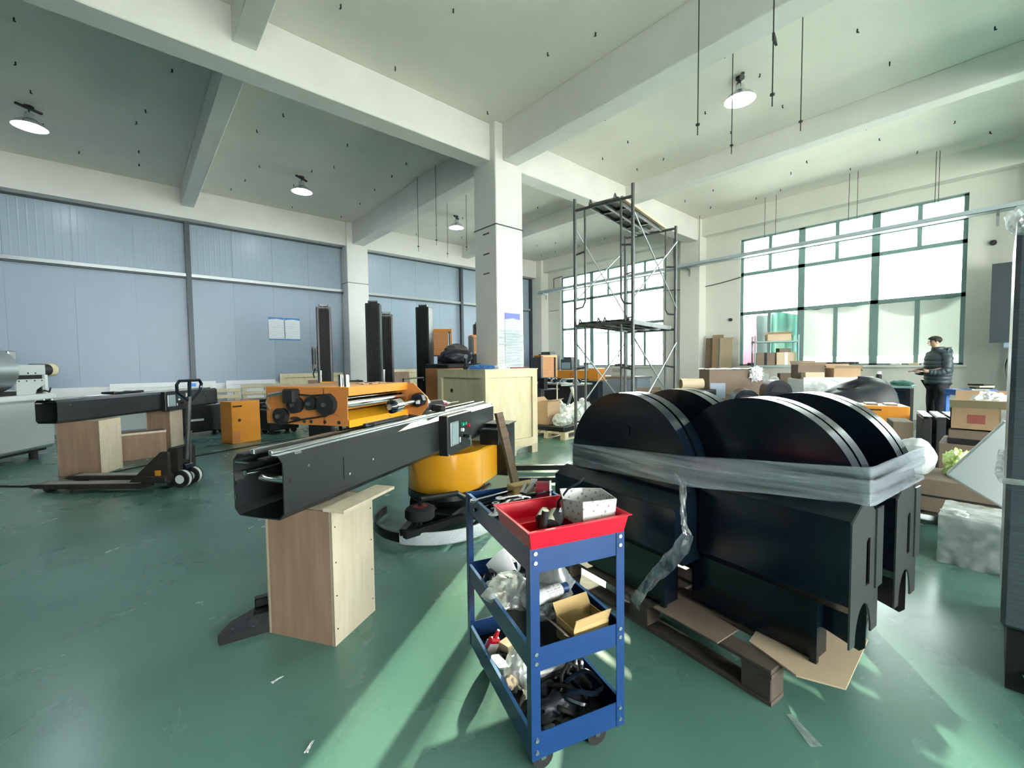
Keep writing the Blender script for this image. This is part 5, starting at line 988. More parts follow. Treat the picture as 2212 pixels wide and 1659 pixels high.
def carton(label, loc, rz, sx, sy, sz, m='cardboard', openf=False, tape=None, marks=False, grp=None):
    t = T('carton', label, 'carton', loc, rz, grp); th = 0.008
    if openf:
        B(0, sx, 0, th, 0, sz).make('side', m, t); B(0, sx, sy-th, sy, 0, sz).make('side', m, t); B(0, th, 0, sy, 0, sz).make('side', m, t); B(sx-th, sx, 0, sy, 0, sz).make('side', m, t); B(0, sx, 0, sy, 0, th).make('base', m, t)
        f = sy*0.36
        MB().obox((sx/2, -f*0.42, sz+f*0.20), (sx, f, 0.005), (D(-25), 0, 0)).make('flap', 'cardboard_pale', t); MB().obox((sx/2, sy+f*0.35, sz+f*0.3), (sx, f, 0.005), (D(40), 0, 0)).make('flap', m, t)
        MB().obox((sx+0.022, sy/2, sz-0.03), (0.05, sy, 0.005), (0, D(50), 0)).make('flap', m, t)
    else:
        B(0, sx, 0, sy, 0, sz, bev=0.006).make('body', m, t)
        if tape: B(sx/2-0.03, sx/2+0.03, -0.002, sy+0.002, -0.0, sz+0.002).make('tape', tape, t)
    if marks:
        for x in (sx*0.22, sx*0.72): B(x-0.06, x+0.06, -0.0025, 0, sz*0.35, sz*0.7).make('print_mark', 'red_ink', t)
    return t
c1 = carton('open carton stuffed with film on the junk pallet', (*on_p(0.08, 0.42), 0.222), D(10), 0.42, 0.28, 0.42, 'cardboard', True)
o = MB().tube([(0, 0, 0.52), (0.06, -0.02, 0.35), (0.12, -0.05, 0.12), (0.20, -0.06, 0.0), (0.10, -0.1, -0.12), (-0.05, -0.1, -0.15)], [0.03, 0.025, 0.022, 0.022, 0.018, 0.014], 8).make('white_hose', 'hose', smooth=True); o.location = (*on_p(0.26, 0.02), 0.40); tag(o, 'thick white twisted strap standing out of the junk pallet', 'strap')
# ================================================================ window side: boxes, rack, benches, wrapped loads
# tall load in black stretch film at the picture edge
t = T('wrapped_load', 'tall load wrapped in black stretch film at the hall edge', 'wrapped load', (2.60, -0.03, 0), 0.0)
B(0.0, 0.9, -0.85, 0.0, 0.26, 1.90, bev=0.015).make('body', 'wrapblack', t)
MB().tube([(-0.01, 0.01, 0.86), (0.2, 0.02, 0.85), (0.5, 0.015, 0.87), (0.9, 0.01, 0.85)], 0.012, 6).make('film_rope', 'bagfilm', t); MB().tube([(-0.012, 0.01, 0.86), (-0.012, -0.4, 0.87), (-0.012, -0.85, 0.85)], 0.012, 6).make('film_rope', 'bagfilm', t)
MB().blob((-0.01, -0.01, 1.88), (0.04, 0.04, 0.05), 0.4, 3, 3).make('film_knot', 'bagfilm', t)
for y in (-0.85, -0.48, -0.12): B(0.03, 0.87, y, y+0.10, 0.0, 0.25).make('skid', 'black_matte', t)
MB().blob((0.05, -0.12, 0.06), (0.05, 0.05, 0.05), 0.4, 3, 3).make('torn_film', 'bagfilm', t)
# bubble wrapped block and foam board
t = T('bubble_wrapped_block', 'bubble wrapped block on the floor beneath the foam board', 'wrapped block', (3.98, 0.23, 0), D(-91))
B(0, 0.42, 0, 0.45, 0.0, 0.30, bev=0.02).make('contents', 'white_machine', t); MB().grid(lambda u, v: (-0.012+0.446*u, -0.012-0.012*noise.noise(Vector((u*9, v*7, 0))), 0.0+0.33*v+0.01*noise.noise(Vector((u*5, v*5, 3)))), 30, 20).make('wrap', 'clearwrap', t, smooth=True)
MB().grid(lambda u, v: (-0.012+0.446*u, -0.012+0.47*v, 0.312+0.015*noise.noise(Vector((u*7, v*7, 3)))), 20, 20).make('wrap', 'clearwrap', t, smooth=True)
MB().blob((0.06, 0.08, 0.32), (0.06, 0.07, 0.03), 0.4, 3, 3).make('loose_wrap', 'clearwrap', t, smooth=True)
o = B(-0.235, 0.235, -0.03, 0.03, -0.235, 0.235, bev=0.012).make('foam_board', 'foam'); o.location = (4.12, -0.10, 0.635); o.rotation_euler = (D(4), D(0), 0); o.rotation_mode = 'XYZ'
o.rotation_euler = (0, D(-33), D(90)); tag(o, 'square white foam board standing tilted on one corner', 'foam board')
# low carton with crumpled sheets, on a pallet
pallet('brown pallet under the low carton beside the black covers', (4.75, -0.45, 0), D(0), 0.8, 1.0, 'pallet_dark', 6, 'pallets', 0.13)
t = carton('low brown carton with dark strap lines holding white and lime film', (4.72, 0.58, 0.131), D(-90), 0.95, 0.55, 0.26, 'cardboard_dull', False)
B(-0.004, 0.954, -0.004, 0.554, 0.12, 0.135).make('strap', 'black_matte', t)
for k, (x, y, sz, m_, sd, lab) in enumerate(((4.93, 0.45, (0.12, 0.13, 0.16), 'foam', 1, 'round white foam bundle behind the cover arch'), (4.86, 0.02, (0.10, 0.10, 0.09), 'clearwrap', 2, 'crumpled clear film on the low carton'), (5.02, 0.20, (0.11, 0.08, 0.11), 'lime', 3, 'lime green crumpled film on the low carton'), (4.88, -0.22, (0.10, 0.09, 0.06), 'paper', 4, 'white film scrap on the low carton edge'))):
    o = MB().blob((0, 0, sz[2]*0.8), sz, 0.12 if k == 0 else 0.5, 1.4 if k == 0 else 3.0, 4, flat=-sz[2]*0.8, seed=sd).make('film_bundle', m_, smooth=(k == 0)); o.location = (x, y, 0.393); tag(o, lab, 'film bundle')
# taped carton stack
G = 'cartons stacked by the foam board'
c0 = carton('wide brown carton at the bottom of the taped carton stack', (5.64, 0.36, 0.0), D(-90), 0.95, 0.6, 0.56, 'cardboard_dull', grp=G)
c1 = carton('brown carton with dark strap in the middle of the taped stack', (5.66, 0.30, 0.565), D(-91), 0.80, 0.55, 0.13, 'cardboard_dull', grp=G); B(-0.004, 0.804, -0.004, 0.55, 0.0, 0.05).make('strap', 'black_matte', c1)
c2 = carton('open brown carton with red print on top of the taped stack', (5.65, 0.29, 0.70), D(-90), 0.72, 0.55, 0.20, 'cardboard', True, grp=G)
for x in (0.16, 0.50): B(x-0.05, x+0.06, -0.002, 0, 0.06, 0.14).make('print_mark', 'red_ink', c2)
B(0.31, 0.37, -0.004, -0.001, -0.12, 0.20).make('tape', 'clearwrap', c2)
o = MB().blob((0, 0, 0), (0.10, 0.12, 0.10), 0.4, 2.5, 4, seed=6).make('film_peak', 'paper', smooth=False); o.location = (5.82, 0.05, 0.93); tag(o, 'crumpled white film sticking out of the top carton', 'film')
carton('upright brown carton flap leaning beside the taped stack', (5.75, 0.70, 0), D(-75), 0.16, 0.35, 0.72, 'cardboard_dull')
# orange machine with dark rails and the black draped machine
t = T('orange_machine', 'bright orange machine box with round port behind the cover arches', 'machine', (7.15, 1.42, 0), D(-72))
B(0, 0.72, 0, 0.45, 0.32, 0.74, bev=0.008).make('body', 'orange', t); B(0.05, 0.67, 0.05, 0.40, 0, 0.32).make('stand', 'black_powder', t); B(0.28, 0.44, -0.004, 0, 0.68, 0.70).make('slot', 'ink', t); MB().cyl((0.37, -0.004, 0.50), (0.37, 0, 0.50), 0.025, n=14).make('port_hole', 'ink', t)
for x in (0.1, 0.3, 0.5): B(x, x+0.12, 0.1, 0.3, 0.74, 0.765).make('loose_part', 'tool_steel', t)
t = T('rail_rack', 'dark rail stack with pale top edges beside the orange machine', 'rack', (7.2, 0.62, 0), D(-80))
for k in range(4): B(0.02+0.12*k, 0.10+0.12*k, 0, 0.7, 0.0, 0.62+0.02*(k % 2), bev=0.004).make('rail', 'grey_beam', t); B(0.02+0.12*k, 0.10+0.12*k, 0, 0.7, 0.645, 0.655).make('rail_top', 'white_gloss', t)
t = T('draped_machine', 'machine under a black dust sheet in front of the desk', 'machine', (9.0, 1.55, 0), D(-62))
def drape(u, v):
    a = u*2*PI; hgt = 0.95+0.10*math.sin(a*1+1); r = 1-v
    x = 0.55*math.cos(a)*(1.0-v**3.5); y = 0.42*math.sin(a)*(1.0-v**3.5)
    z = hgt*(1-(1-v)**2.2)*1.02 + 0.02*math.sin(a*7)*(1-v)
    return (x*(1+0.05*math.sin(a*9)*(1-v)), y*(1+0.05*math.sin(a*9)*(1-v)), z)
MB().grid(drape, 60, 16, wrap=True).make('dust_sheet', 'black_cloth', t, smooth=True); MB().lathe([(0.0, 0.86), (0.22, 0.88), (0.25, 0.83), (0, 0.8)], 20, (-0.05, 0, 0)).make('sheet_top', 'black_cloth', t, smooth=True); B(-0.35, 0.35, -0.25, 0.25, 0, 0.7).make('machine_body', 'black_matte', t)
# desk by the window
t = T('work_desk', 'dark steel desk cabinet in front of the standing person', 'desk', (10.75, 1.05, 0), D(0))
B(0, 0.55, 0, 0.80, 0.80, 0.84, bev=0.005).make('top', 'winframe', t); B(0.03, 0.52, 0.03, 0.77, 0, 0.80).make('cabinet', 'black_powder', t); B(0.0, 0.02, 0.1, 0.5, 0.62, 0.74).make('drawer', 'black_gloss', t); B(-0.006, 0.0, 0.2, 0.4, 0.70, 0.715).make('drawer_pull', 'steel_rail', t)
o = MB().lathe([(0, 0), (0.045, 0), (0.045, 0.19), (0.036, 0.215), (0.0, 0.215)], 20).make('flask', 'black_matte', smooth=True); o.location = (10.9, 1.55, 0.842); o2 = MB().cyl((0, 0, 0.216), (0, 0, 0.265), 0.036, n=16).make('lid', 'paper', o, smooth=True); tag(o, 'dark drink flask with pale lid on the desk', 'flask')
o = B(-0.10, 0.10, -0.07, 0.07, 0, 0.16).make('small_box', 'cardboard_pale'); o.location = (11.25, 2.05, 0.842); o.location = (11.1, 1.74, 0.842); tag(o, 'small tan box on the desk beside the flask', 'box')
o = MB().blob((0, 0, 0.04), (0.18, 0.16, 0.05), 0.4, 3, 4, flat=-0.04, seed=4).make('green_bag', 'tarp_green', smooth=True); o.location = (11.02, 1.24, 0.842); tag(o, 'teal green crumpled bag on the desk in front of the person', 'bag')
for k, (y, l, m_, lab) in enumerate(((1.55, 0.18, 'paper', 'white box part lying on the window sill'), (1.25, 0.16, 'pine', 'pale yellowish part lying on the window sill'), (1.0, 0.25, 'paper', 'longer white part lying on the window sill'), (0.78, 0.18, 'hose', 'pale grey part on the window sill closest to the person'), (4.55, 0.2, 'steel_dark', 'dark wire tangle piece on the window sill'))):
    o = B(12.84, 12.96, y-l/2, y+l/2, WZ0+0.001, WZ0+0.04+0.01*k, bev=0.008).make('sill_part', m_); tag(o, lab, 'part')
o = MB()
for k in range(6): o.tube([(12.88+0.03*math.sin(a+k), 2.55+0.35*math.cos(a*0.9+k), WZ0+0.03+0.05*abs(math.sin(a*1.3+k))) for a in [j*0.6 for j in range(12)]], 0.006, 5)
o = o.make('wire_tangle', 'rod'); tag(o, 'tangle of dark wire on the window sill behind the open cartons', 'wire tangle')
# blue plastic side table with a stack
t = T('plastic_table', 'blue plastic side table beside the standing person', 'table', (10.75, 0.45, 0), D(-60))
B(0, 0.52, 0, 0.42, 0.76, 0.80, bev=0.01).make('top', 'blue_plastic', t); B(0.0, 0.52, 0.0, 0.42, 0.70, 0.76).make('apron', 'blue_plastic', t)
for x in (0, 0.46):
    for y in (0, 0.36): B(x, x+0.06, y, y+0.06, 0, 0.70, bev=0.008).make('leg', 'blue_plastic', t)
for k in range(4):
    o = MB().obox((0, 0, 0), (0.30-0.02*k, 0.2, 0.025), (0, 0, 0.3*k)).make('folder', ('paper', 'black_matte', 'pine', 'black_matte')[k]); o.location = (10.78, 0.20, 0.814+0.027*k); tag(o, ('white folder at the bottom of the pile on the blue table', 'black folder second in the pile on the blue table', 'tan folder third in the pile on the blue table', 'dark folder on top of the pile on the blue table')[k], 'folder', 'folders on the blue table')
# film wrapped pallet load with open cartons
t = T('wrapped_pallet_load', 'cream pallet load in clear film below two open cartons', 'wrapped load', (9.55, 2.45, 0), D(-55))
B(0, 1.05, 0, 0.8, 0.12, 0.98, bev=0.01).make('boxes', 'white_paint', t); MB().grid(lambda u, v: (-0.01+1.07*u, -0.012-0.01*noise.noise(Vector((u*6, v*12, 0))), 0.10+0.92*v), 24, 30).make('film', 'clearwrap', t, smooth=True); MB().grid(lambda u, v: (1.062+0.01*noise.noise(Vector((u*6, v*12, 2))), 0.82*u-0.01, 0.10+0.92*v), 20, 30).make('film', 'clearwrap', t, smooth=True); B(0, 1.05, 0, 0.8, 0, 0.12).make('pallet_base', 'pallet_wood', t)
def onl(x, y): a = D(-55); return (9.55 + x*math.cos(a) - y*math.sin(a), 2.45 + x*math.sin(a) + y*math.cos(a))
carton('open grey brown carton on the film wrapped load, rack side', (*onl(0.02, 0.34), 0.985), D(-55), 0.46, 0.34, 0.27, 'cardboard_dull', True); carton('open reddish carton on the film wrapped load, person side', (*onl(0.57, 0.18), 0.985), D(-55), 0.44, 0.36, 0.20, 'cardboard', True); carton('small low carton in front of the grey brown open carton', (*onl(0.03, 0.02), 0.985), D(-55), 0.32, 0.2, 0.13, 'cardboard_pale')
# metal shelf rack
t = T('shelf_rack', 'dark green metal shelf rack loaded with cartons at the window', 'rack', (11.35, 3.95, 0), D(-62))
for x in (0, 0.90):
    for y in (0, 0.42): B(x, x+0.035, y, y+0.035, 0, 1.95).make('post', 'winframe', t)
for z in (0.25, 0.72, 1.20, 1.78): B(0, 0.935, 0, 0.455, z, z+0.035).make('shelf', 'winframe', t)
def onr(x, y): a = D(-62); return (11.35 + x*math.cos(a) - y*math.sin(a), 3.95 + x*math.sin(a) + y*math.cos(a))
carton('open tan carton on the top of the shelf rack', (*onr(0.28, 0.06), 1.816), D(-62), 0.50, 0.32, 0.16, 'cardboard_pale', True)
carton('grey brown film wrapped carton on the rack, window pilaster side', (*onr(0.05, 0.06), 1.237), D(-62), 0.40, 0.34, 0.30, 'cardboard_dull', False, 'black_matte'); carton('tan carton on the rack, person side', (*onr(0.48, 0.06), 1.237), D(-62), 0.40, 0.34, 0.30, 'cardboard_pale', False, 'white_paint')
o = B(0, 0.25, 0, 0.2, 0, 0.09).make('grey_package', 'cardboard_dull', loc=(*onr(0.55, 0.1), 1.545), rot=(0, 0, D(-50))); tag(o, 'flat grey package lying on the rack cartons', 'package')
for k, (x, m_, lab) in enumerate(((0.02, 'white_machine', 'pale box on the lower rack shelf at the pilaster side'), (0.56, 'cardboard_dull', 'brown box on the lower rack shelf at the person side'))):
    o = B(0, 0.30, 0, 0.3, 0, 0.28, bev=0.005).make('shelf_box', m_, loc=(*onr(x, 0.06), 0.757), rot=(0, 0, D(-62))); tag(o, lab, 'box')
o = MB().lathe([(0.06, 0.0), (0.108, 0.0), (0.108, 0.06), (0.06, 0.06), (0.06, 0.0)], 28).rot(Matrix.Rotation(PI/2, 4, 'X')).make('tape_reel', 'hose', smooth=True); o.location = (*onr(0.44, 0.12), 0.866); o.rotation_euler = (0, 0, D(-62)); tag(o, 'pale ring reel standing on the lower rack shelf', 'reel')
# big carton wrapped in film, in front of the rack
t = T('wrapped_carton', 'big dark brown carton load under torn white film beside the arches', 'carton', (8.45, 3.75, 0), D(-50))
B(0, 0.98, 0, 0.7, 0.10, 0.68, bev=0.006).make('lower_box', 'cardboard_dull', t); B(0, 0.98, 0, 0.7, 0.685, 1.18, bev=0.006).make('upper_box', 'cardboard_dull', t); B(0, 0.98, 0, 0.7, 0, 0.10).make('pallet_base', 'pallet_dark', t)
MB().grid(lambda u, v: (-0.02+1.02*u, -0.03+0.76*v, 1.19+0.03*noise.noise(Vector((u*7, v*7, 1)))), 26, 18).make('film_top', 'paper', t, smooth=True); MB().grid(lambda u, v: (0.992+0.012*noise.noise(Vector((u*7, v*9, 1))), -0.02+0.74*u, 0.3+0.90*v), 20, 24).make('film_side', 'clearwrap', t, smooth=True)
MB().blob((0.85, -0.03, 1.10), (0.10, 0.05, 0.12), 0.6, 4, 4, seed=3).make('film_rag', 'paper', t, smooth=True)
B(0.02, 0.30, -0.008, 0, 0.62, 0.92).make('document_pouch', 'sheet_low', t)
# small arched covers behind, cardboard tube, leaning sheets
def small_arch(label, x, y, r, h, d_, rz):
    t = T('small_cover', label, 'machine cover', (x, y, 0), rz, 'small arched covers'); pts = [(r*math.cos(a), h-r+r*math.sin(a)) for a in [k*PI/20 for k in range(21)]] + [(-r, 0), (r, 0)]
    MB().prism(pts, 0, d_, 'x').make('shell', 'cover_black', t, smooth=True); MB().prism([(p[0]*0.6, (p[1]-h+r)*0.6+h-r) for p in pts[:21]], -0.01, 0.0, 'x').make('recess', 'black_matte', t, smooth=True); return t
small_arch('small black arched cover behind the big arches, taller one', 8.05, 2.42, 0.20, 1.02, 0.42, D(30)); small_arch('small black arched cover behind the big arches, lower one', 7.75, 2.80, 0.20, 0.86, 0.50, D(30))
o = MB().lathe([(0.085, 0), (0.10, 0), (0.10, 0.42), (0.085, 0.42), (0.085, 0)], 28).rot(Matrix.Rotation(PI/2, 4, 'Y')).make('cardboard_tube', 'cardboard_pale', smooth=True); o.location = (7.9, 4.05, 0.92); o.rotation_euler = (0, 0, D(-40)); tag(o, 'thick cardboard tube lying on a stand behind the cover arches', 'tube')
o = T('tube_stand', 'grey stand carrying the cardboard tube', 'stand', (7.95, 3.75, 0), D(-40)); B(-0.05, 0.4, 0.06, 0.30, 0.0, 0.815, bev=0.01).make('body', 'grey_beam', o)
for k, (y, w_, h_, m_, lab) in enumerate(((5.62, 0.36, 2.02, 'cardboard_dull', 'tall grey brown cardboard sheet leaning at the window pilaster'), (5.42, 0.30, 2.10, 'cardboard', 'tall brown cardboard sheet in the middle of the leaning sheets'), (5.15, 0.34, 2.0, 'cardboard_pale', 'tall pale cardboard sheet leaning next to the window edge'))):
    o = MB().box(0, 0.03, -w_/2, w_/2, 0, h_).make('cardboard_sheet', m_, loc=(12.55-0.06*k, y, 0.0), rot=(0, D(4), 0)); o.location = (12.58-0.08*k, y-0.05, 0.002); tag(o, lab, 'cardboard')
    if k < 2:
        B(-0.003, 0.0, -w_/2+0.02, -w_/2+0.12, 0.2, h_-0.1).make('blue_edge', 'sheet_low', o)
# workbench and machines under the scaffold window
t = T('work_bench', 'long dark workbench under the scaffold window', 'workbench', (11.1, 7.0, 0), 0)
B(0, 0.8, 0, 4.3, 0.86, 0.92, bev=0.005).make('top', 'steel_rail', t); B(0.05, 0.75, 0.05, 4.25, 0.1, 0.86).make('cabinet_row', 'sheet_low', t)
for y in (0.1, 1.4, 2.8, 4.1): B(0.06, 0.12, y, y+0.06, 0, 0.12).make('foot', 'black_matte', t)
for k, (x, y, sx, sy, sz, m_, lab) in enumerate(((11.2, 10.6, 0.5, 0.6, 0.75, 'steel_dark', 'dark machine head on the bench at the far corner'), (11.3, 9.7, 0.45, 0.5, 0.55, 'steel_dark', 'dark upright device on the bench'), (11.2, 8.9, 0.35, 0.35, 0.35, 'sheet_low', 'grey device on the bench in the sun glare'), (11.25, 7.55, 0.4, 0.5, 0.30, 'white_machine', 'pale crate on the bench near the pilaster'))):
    q = T('bench_device', lab, 'device', (x, y, 0.922)); B(0, sx, 0, sy, 0, sz, bev=0.01).make('body', m_, q); B(0.05, sx*0.6, 0.06, sy-0.1, sz, sz+0.08).make('top', 'steel_dark', q); B(-0.01, 0, 0.05, sy-0.05, sz*0.4, sz*0.8).make('front_panel', 'screen', q)
t = T('orange_machine', 'long orange machine frame below the scaffold window', 'machine', (10.2, 8.1, 0), D(5))
B(0, 0.35, 0, 1.3, 0.86, 1.12, bev=0.01).make('beam', 'orange', t); B(-0.02, 0.37, -0.35, 0.0, 0.82, 1.18, bev=0.01).make('end_box', 'orange', t); B(0.04, 0.3, -0.3, 1.25, 0, 0.86).make('stand', 'steel_dark', t); B(-0.02, 0.4, -0.5, 1.4, 0.80, 0.82).make('shelf_plate', 'steel_bright', t); MB().lathe([(0.10, 0), (0.14, 0), (0.14, 0.02), (0.10, 0.02), (0.10, 0)], 20).rot(Matrix.Translation((-0.02, 0.55, 0.95)) @ Matrix.Rotation(-PI/2, 4, 'Y')).make('ring', 'orange_dark', t)
o = T('dark_cabinet', 'dark blue upright board standing against the far corner wall', 'cabinet', (11.55, 11.35, 0), D(0)); B(0, 0.35, 0, 0.55, 0, 1.58, bev=0.008).make('body', 'sheet_low', o); B(-0.012, 0, 0.02, 0.53, 0.05, 1.55).make('door', 'steel_dark', o)
o = T('long_table', 'dark low table with pale edge before the scaffold window', 'table', (8.6, 7.2, 0), D(4)); B(0, 0.7, 0, 2.4, 0.76, 0.80).make('top', 'steel_rail', o); B(0.05, 0.65, 0.05, 2.35, 0.1, 0.76).make('body', 'grey_beam', o); B(0.08, 0.6, 0.08, 0.2, 0, 0.1).make('foot', 'black_matte', o); B(0.08, 0.6, 2.2, 2.3, 0, 0.1).make('foot', 'black_matte', o)
random.seed(21)
for k in range(10):
    o = MB().blob((0, 0, 0.05), (0.06, 0.09, 0.06), 0.5, 4, 3, flat=-0.045, seed=k).make('shiny_part', 'chrome' if k % 2 else 'black_gloss', smooth=False); o.location = (8.85+random.uniform(0, 0.3), 7.4+0.21*k, 0.801); tag(o, 'small shiny part bag on the low table before the scaffold window', 'part', 'shiny parts on the low table')
carton('brown carton on the floor beyond the scaffold foot', (7.6, 5.6, 0), D(-20), 0.55, 0.4, 0.5, 'cardboard_dull'); carton('pale carton lying beyond the arches near the scaffold', (8.4, 5.1, 0), D(-35), 0.6, 0.42, 0.66, 'cardboard_dull', True)
t = T('hand_truck', 'bent steel hand truck handle behind the junk pallet', 'hand truck', (7.2, 6.6, 0), D(-30))
MB().tube([(0, 0, 0.1), (0, 0.02, 0.85), (0.12, 0.02, 0.98), (0.45, 0.02, 0.98), (0.52, 0.02, 0.90), (0.42, 0.02, 0.84), (0.1, 0.02, 0.84)], 0.02, 8).make('handle', 'steel_bright', t, smooth=True); B(-0.05, 0.5, -0.05, 0.2, 0.0, 0.04).make('toe_plate', 'steel_dark', t); MB().obox((0.3, 0.05, 0.5), (0.06, 0.03, 0.9), (0, 0.3, 0)).make('back_bar', 'steel_dark', t)
for x in (0.0, 0.4): MB().cyl((x, 0.16, 0.08), (x+0.05, 0.16, 0.08), 0.08, n=16).make('wheel', 'rubber', t)
o = MB().tube([(0.0, 0.18*math.cos(a), 0.9+0.35*math.sin(a)) for a in [k*2*PI/24 for k in range(27)]], 0.016, 6).make('hose_coil', 'hose', smooth=True); o.location = (12.42, -0.25, 0.25); tag(o, 'pale hose loop hanging below the electrical cabinet', 'hose')
o = MB().blob((0, 0, 0.2), (0.16, 0.14, 0.24), 0.5, 3, 4, flat=-0.195, seed=5).make('green_bag', 'lime', smooth=False); o.location = (11.7, -0.1, 0.0); tag(o, 'pale green crumpled bag on the floor below the electrical cabinet', 'bag')
# scraps on the floor
for k, (x, y, s, rz, lab) in enumerate(((0.42, 1.58, 0.05, 0.8, 'tiny white scrap between the plywood box and the trolley'), (-0.95, 4.62, 0.22, 1.2, 'long pale smear of tape stuck to the floor at the hall edge'), (0.42, 2.02, 0.05, 0.2, 'tiny white scrap in front of the plywood box'), (1.78, 0.44, 0.14, 0.9, 'clear film scrap on the floor below the pallet corner'), (0.72, 1.05, 0.025, 0.4, 'tiny white paper bit beside the trolley'))):
    o = MB().grid(lambda u, v, s=s: (s*(u-0.5), s*0.3*(v-0.5)*(1-0.5*u), 0.003+0.006*abs(noise.noise(Vector((u*4, v*3, s*30))))), 10, 5).make('floor_scrap', 'paper' if k != 3 else 'bagfilm'); o.location = (x, y, 0.0005); o.rotation_euler = (0, 0, rz); tag(o, lab, 'scrap')
# ================================================================ the standing person at the window desk
P = T('person', 'person in a dark puffer jacket with hood standing at the desk looking down', 'person', (11.62, 0.78, 0), D(125))
# local +x is the facing direction
def skin(name, chain, edges, m, parent, sub=2):
    me = bpy.data.meshes.new(name); me.from_pydata([c[0] for c in chain], edges, []); me.materials.append(M[m]); o = bpy.data.objects.new(name, me); COL.objects.link(o); o.parent = parent
    s = o.modifiers.new('skin', 'SKIN'); s.use_smooth_shade = True; s.branch_smoothing = 0.5
    for i, c in enumerate(chain): me.skin_vertices[0].data[i].radius = (c[1], c[1]) if not isinstance(c[1], tuple) else c[1]; me.skin_vertices[0].data[i].use_root = (i == 0)
    u = o.modifiers.new('sub', 'SUBSURF'); u.levels = sub; u.render_levels = sub; return o
ch = [((0, 0, 0.95), (0.15, 0.12)), ((0, 0, 1.15), (0.14, 0.11)), ((0.01, 0, 1.38), (0.16, 0.11)), ((0.02, 0, 1.50), (0.07, 0.06)), ((0.05, 0, 1.57), (0.055, 0.055)), ((0.075, 0, 1.64), (0.085, 0.072)), ((0.085, 0, 1.72), (0.075, 0.065)),
      ((0.0, 0.10, 0.86), 0.095), ((0.02, 0.105, 0.50), 0.065), ((0.0, 0.11, 0.10), 0.045), ((0.12, 0.12, 0.045), 0.04), ((0.0, -0.10, 0.86), 0.095), ((0.03, -0.105, 0.50), 0.065), ((0.0, -0.11, 0.10), 0.045), ((0.12, -0.12, 0.045), 0.04),
      ((0.0, 0.19, 1.42), 0.06), ((0.02, 0.23, 1.15), 0.05), ((0.24, 0.17, 1.10), 0.038), ((0.32, 0.14, 1.12), 0.03), ((0.0, -0.19, 1.42), 0.06), ((0.02, -0.23, 1.15), 0.05), ((0.24, -0.15, 1.10), 0.038), ((0.32, -0.12, 1.12), 0.03)]
ed = [(0, 1), (1, 2), (2, 3), (3, 4), (4, 5), (5, 6), (0, 7), (7, 8), (8, 9), (9, 10), (0, 11), (11, 12), (12, 13), (13, 14), (2, 15), (15, 16), (16, 17), (17, 18), (2, 19), (19, 20), (20, 21), (21, 22)]
body = skin('body', ch, ed, 'skin', P)
# face and ears
MB().blob((0.165, 0, 1.645), (0.022, 0.016, 0.024), 0.05, 2, 3).make('nose', 'skin', body, smooth=True)
for s in (-1, 1):
    MB().blob((0.075, s*0.078, 1.655), (0.016, 0.012, 0.028), 0.05, 2, 3).make('ear', 'skin', body, smooth=True); MB().blob((0.148, s*0.030, 1.672), (0.008, 0.012, 0.007), 0.02, 2, 2).make('eye', 'hair', body, smooth=True)
    MB().obox((0.150, s*0.032, 1.69), (0.012, 0.03, 0.007)).make('eyebrow', 'hair', body)
MB().obox((0.150, 0, 1.60), (0.012, 0.04, 0.007)).make('mouth', 'dark_red', body)
q = MB().blob((0.065, 0, 1.705), (0.105, 0.088, 0.075), 0.05, 3, 4)
for v in q.bm.verts:
    if v.co.x > 0.10 and v.co.z < 1.715: v.co.x = 0.10 + (v.co.x-0.10)*0.2
    if v.co.z < 1.66 and v.co.x > 0.04: v.co.z = 1.66
q.make('hair', 'hair', P, smooth=True)
# trousers, shoes
tr_ = [((0, 0, 0.94), (0.165, 0.135)), ((0, 0.10, 0.84), 0.115), ((0.02, 0.11, 0.50), 0.085), ((0.0, 0.11, 0.07), 0.068), ((0, -0.10, 0.84), 0.115), ((0.03, -0.11, 0.50), 0.085), ((0.0, -0.11, 0.07), 0.068)]
skin('trousers', tr_, [(0, 1), (1, 2), (2, 3), (0, 4), (4, 5), (5, 6)], 'trousers', P)
for s in (-1, 1): MB().blob((0.06, s*0.115, 0.045), (0.15, 0.055, 0.055), 0.05, 2, 3, flat=-0.043).make('shoe', 'black_matte', P, smooth=True)
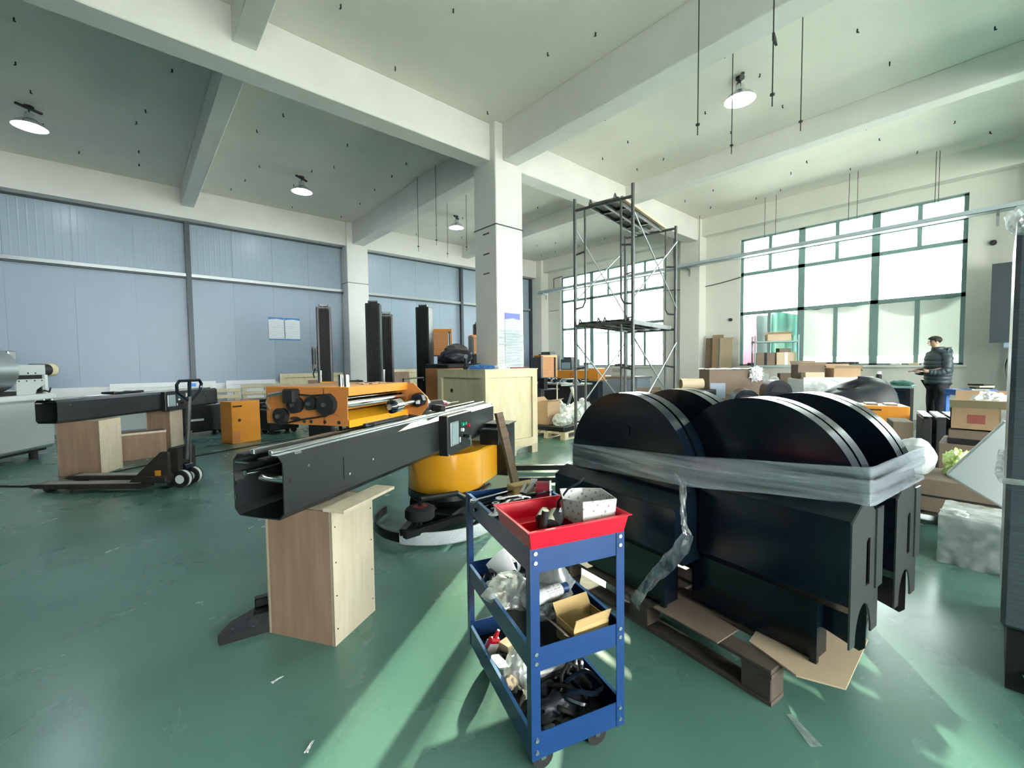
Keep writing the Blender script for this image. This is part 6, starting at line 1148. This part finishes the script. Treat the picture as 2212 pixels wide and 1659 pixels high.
# puffer jacket: quilted rings, sleeves, hood
def jk(u, v):
    a = u*2*PI; z = 0.86 + 0.66*v; puff = 0.012*abs(math.sin(v*PI*9)); rx = 0.165 + 0.02*math.sin(v*PI) - 0.09*max(0, v-0.78)/0.22 + puff; ry = 0.205 + 0.03*math.sin(v*2.6) - 0.11*max(0, v-0.80)/0.2 + puff
    return (rx*math.cos(a)+0.005, ry*math.sin(a), z)
MB().grid(jk, 36, 54, wrap=True).make('jacket', 'jacket', P, smooth=True)
for s in (-1, 1):
    pts = [(0.0, s*0.17, 1.44), (0.0, s*0.225, 1.34), (0.01, s*0.245, 1.22), (0.03, s*0.245, 1.12), (0.10, s*0.225, 1.085), (0.18, s*0.19, 1.085), (0.245, s*0.16, 1.095)]
    fine = []
    for i in range(len(pts)-1):
        for k in range(6): q = k/6; fine.append(tuple(pts[i][j]+(pts[i+1][j]-pts[i][j])*q for j in range(3)))
    fine.append(pts[-1]); n = len(fine)
    MB().tube(fine, [0.085-0.034*i/n+0.009*abs(math.sin(i*PI/4)) for i in range(n)], 14).make('sleeve', 'jacket', P, smooth=True)
    # hand with five fingers closing on the sheet
    hb = (0.30, s*0.135, 1.10)
    hd = [(hb, (0.028, 0.016)), ((0.345, s*0.12, 1.105), (0.034, 0.015))]; he = [(0, 1)]
    for f in range(4):
        y = s*(0.145-0.017*f); b0 = len(hd); hd += [((0.375, y, 1.108), 0.009), ((0.40+0.006*(f in (1, 2)), y-s*0.004, 1.100), 0.008), ((0.41, y-s*0.012, 1.082), 0.007)]; he += [(1, b0), (b0, b0+1), (b0+1, b0+2)]
    b0 = len(hd); hd += [((0.325, s*0.095, 1.115), 0.010), ((0.352, s*0.08, 1.118), 0.009)]; he += [(0, b0), (b0, b0+1)]
    skin('hand', hd, he, 'skin', body)
MB().grid(lambda u, v: (-0.02+0.10*math.cos(PI*0.5+u*PI)-0.02-0.03*v, (0.13+0.02*v)*math.cos(u*PI), 1.44+0.12*v-0.05*math.sin(u*PI)*(1-v)), 20, 10).make('hood', 'jacket', P, smooth=True)
MB().blob((-0.10, 0, 1.47), (0.085, 0.14, 0.075), 0.15, 2.5, 4).make('hood', 'jacket', P, smooth=True); MB().lathe([(0.085, 1.49), (0.10, 1.51), (0.095, 1.56), (0.08, 1.57)], 20, (0.01, 0, 0)).make('collar', 'jacket', P, smooth=True)
o = B(-0.09, 0.09, -0.06, 0.06, 0, 0.004).make('paper_pad', 'paper'); o.location = (11.62+0.40*math.cos(D(125)), 0.78+0.40*math.sin(D(125)), 1.075); o.rotation_euler = (0, 0, D(125)); tag(o, 'white sheet held in the hands of the standing person', 'paper')
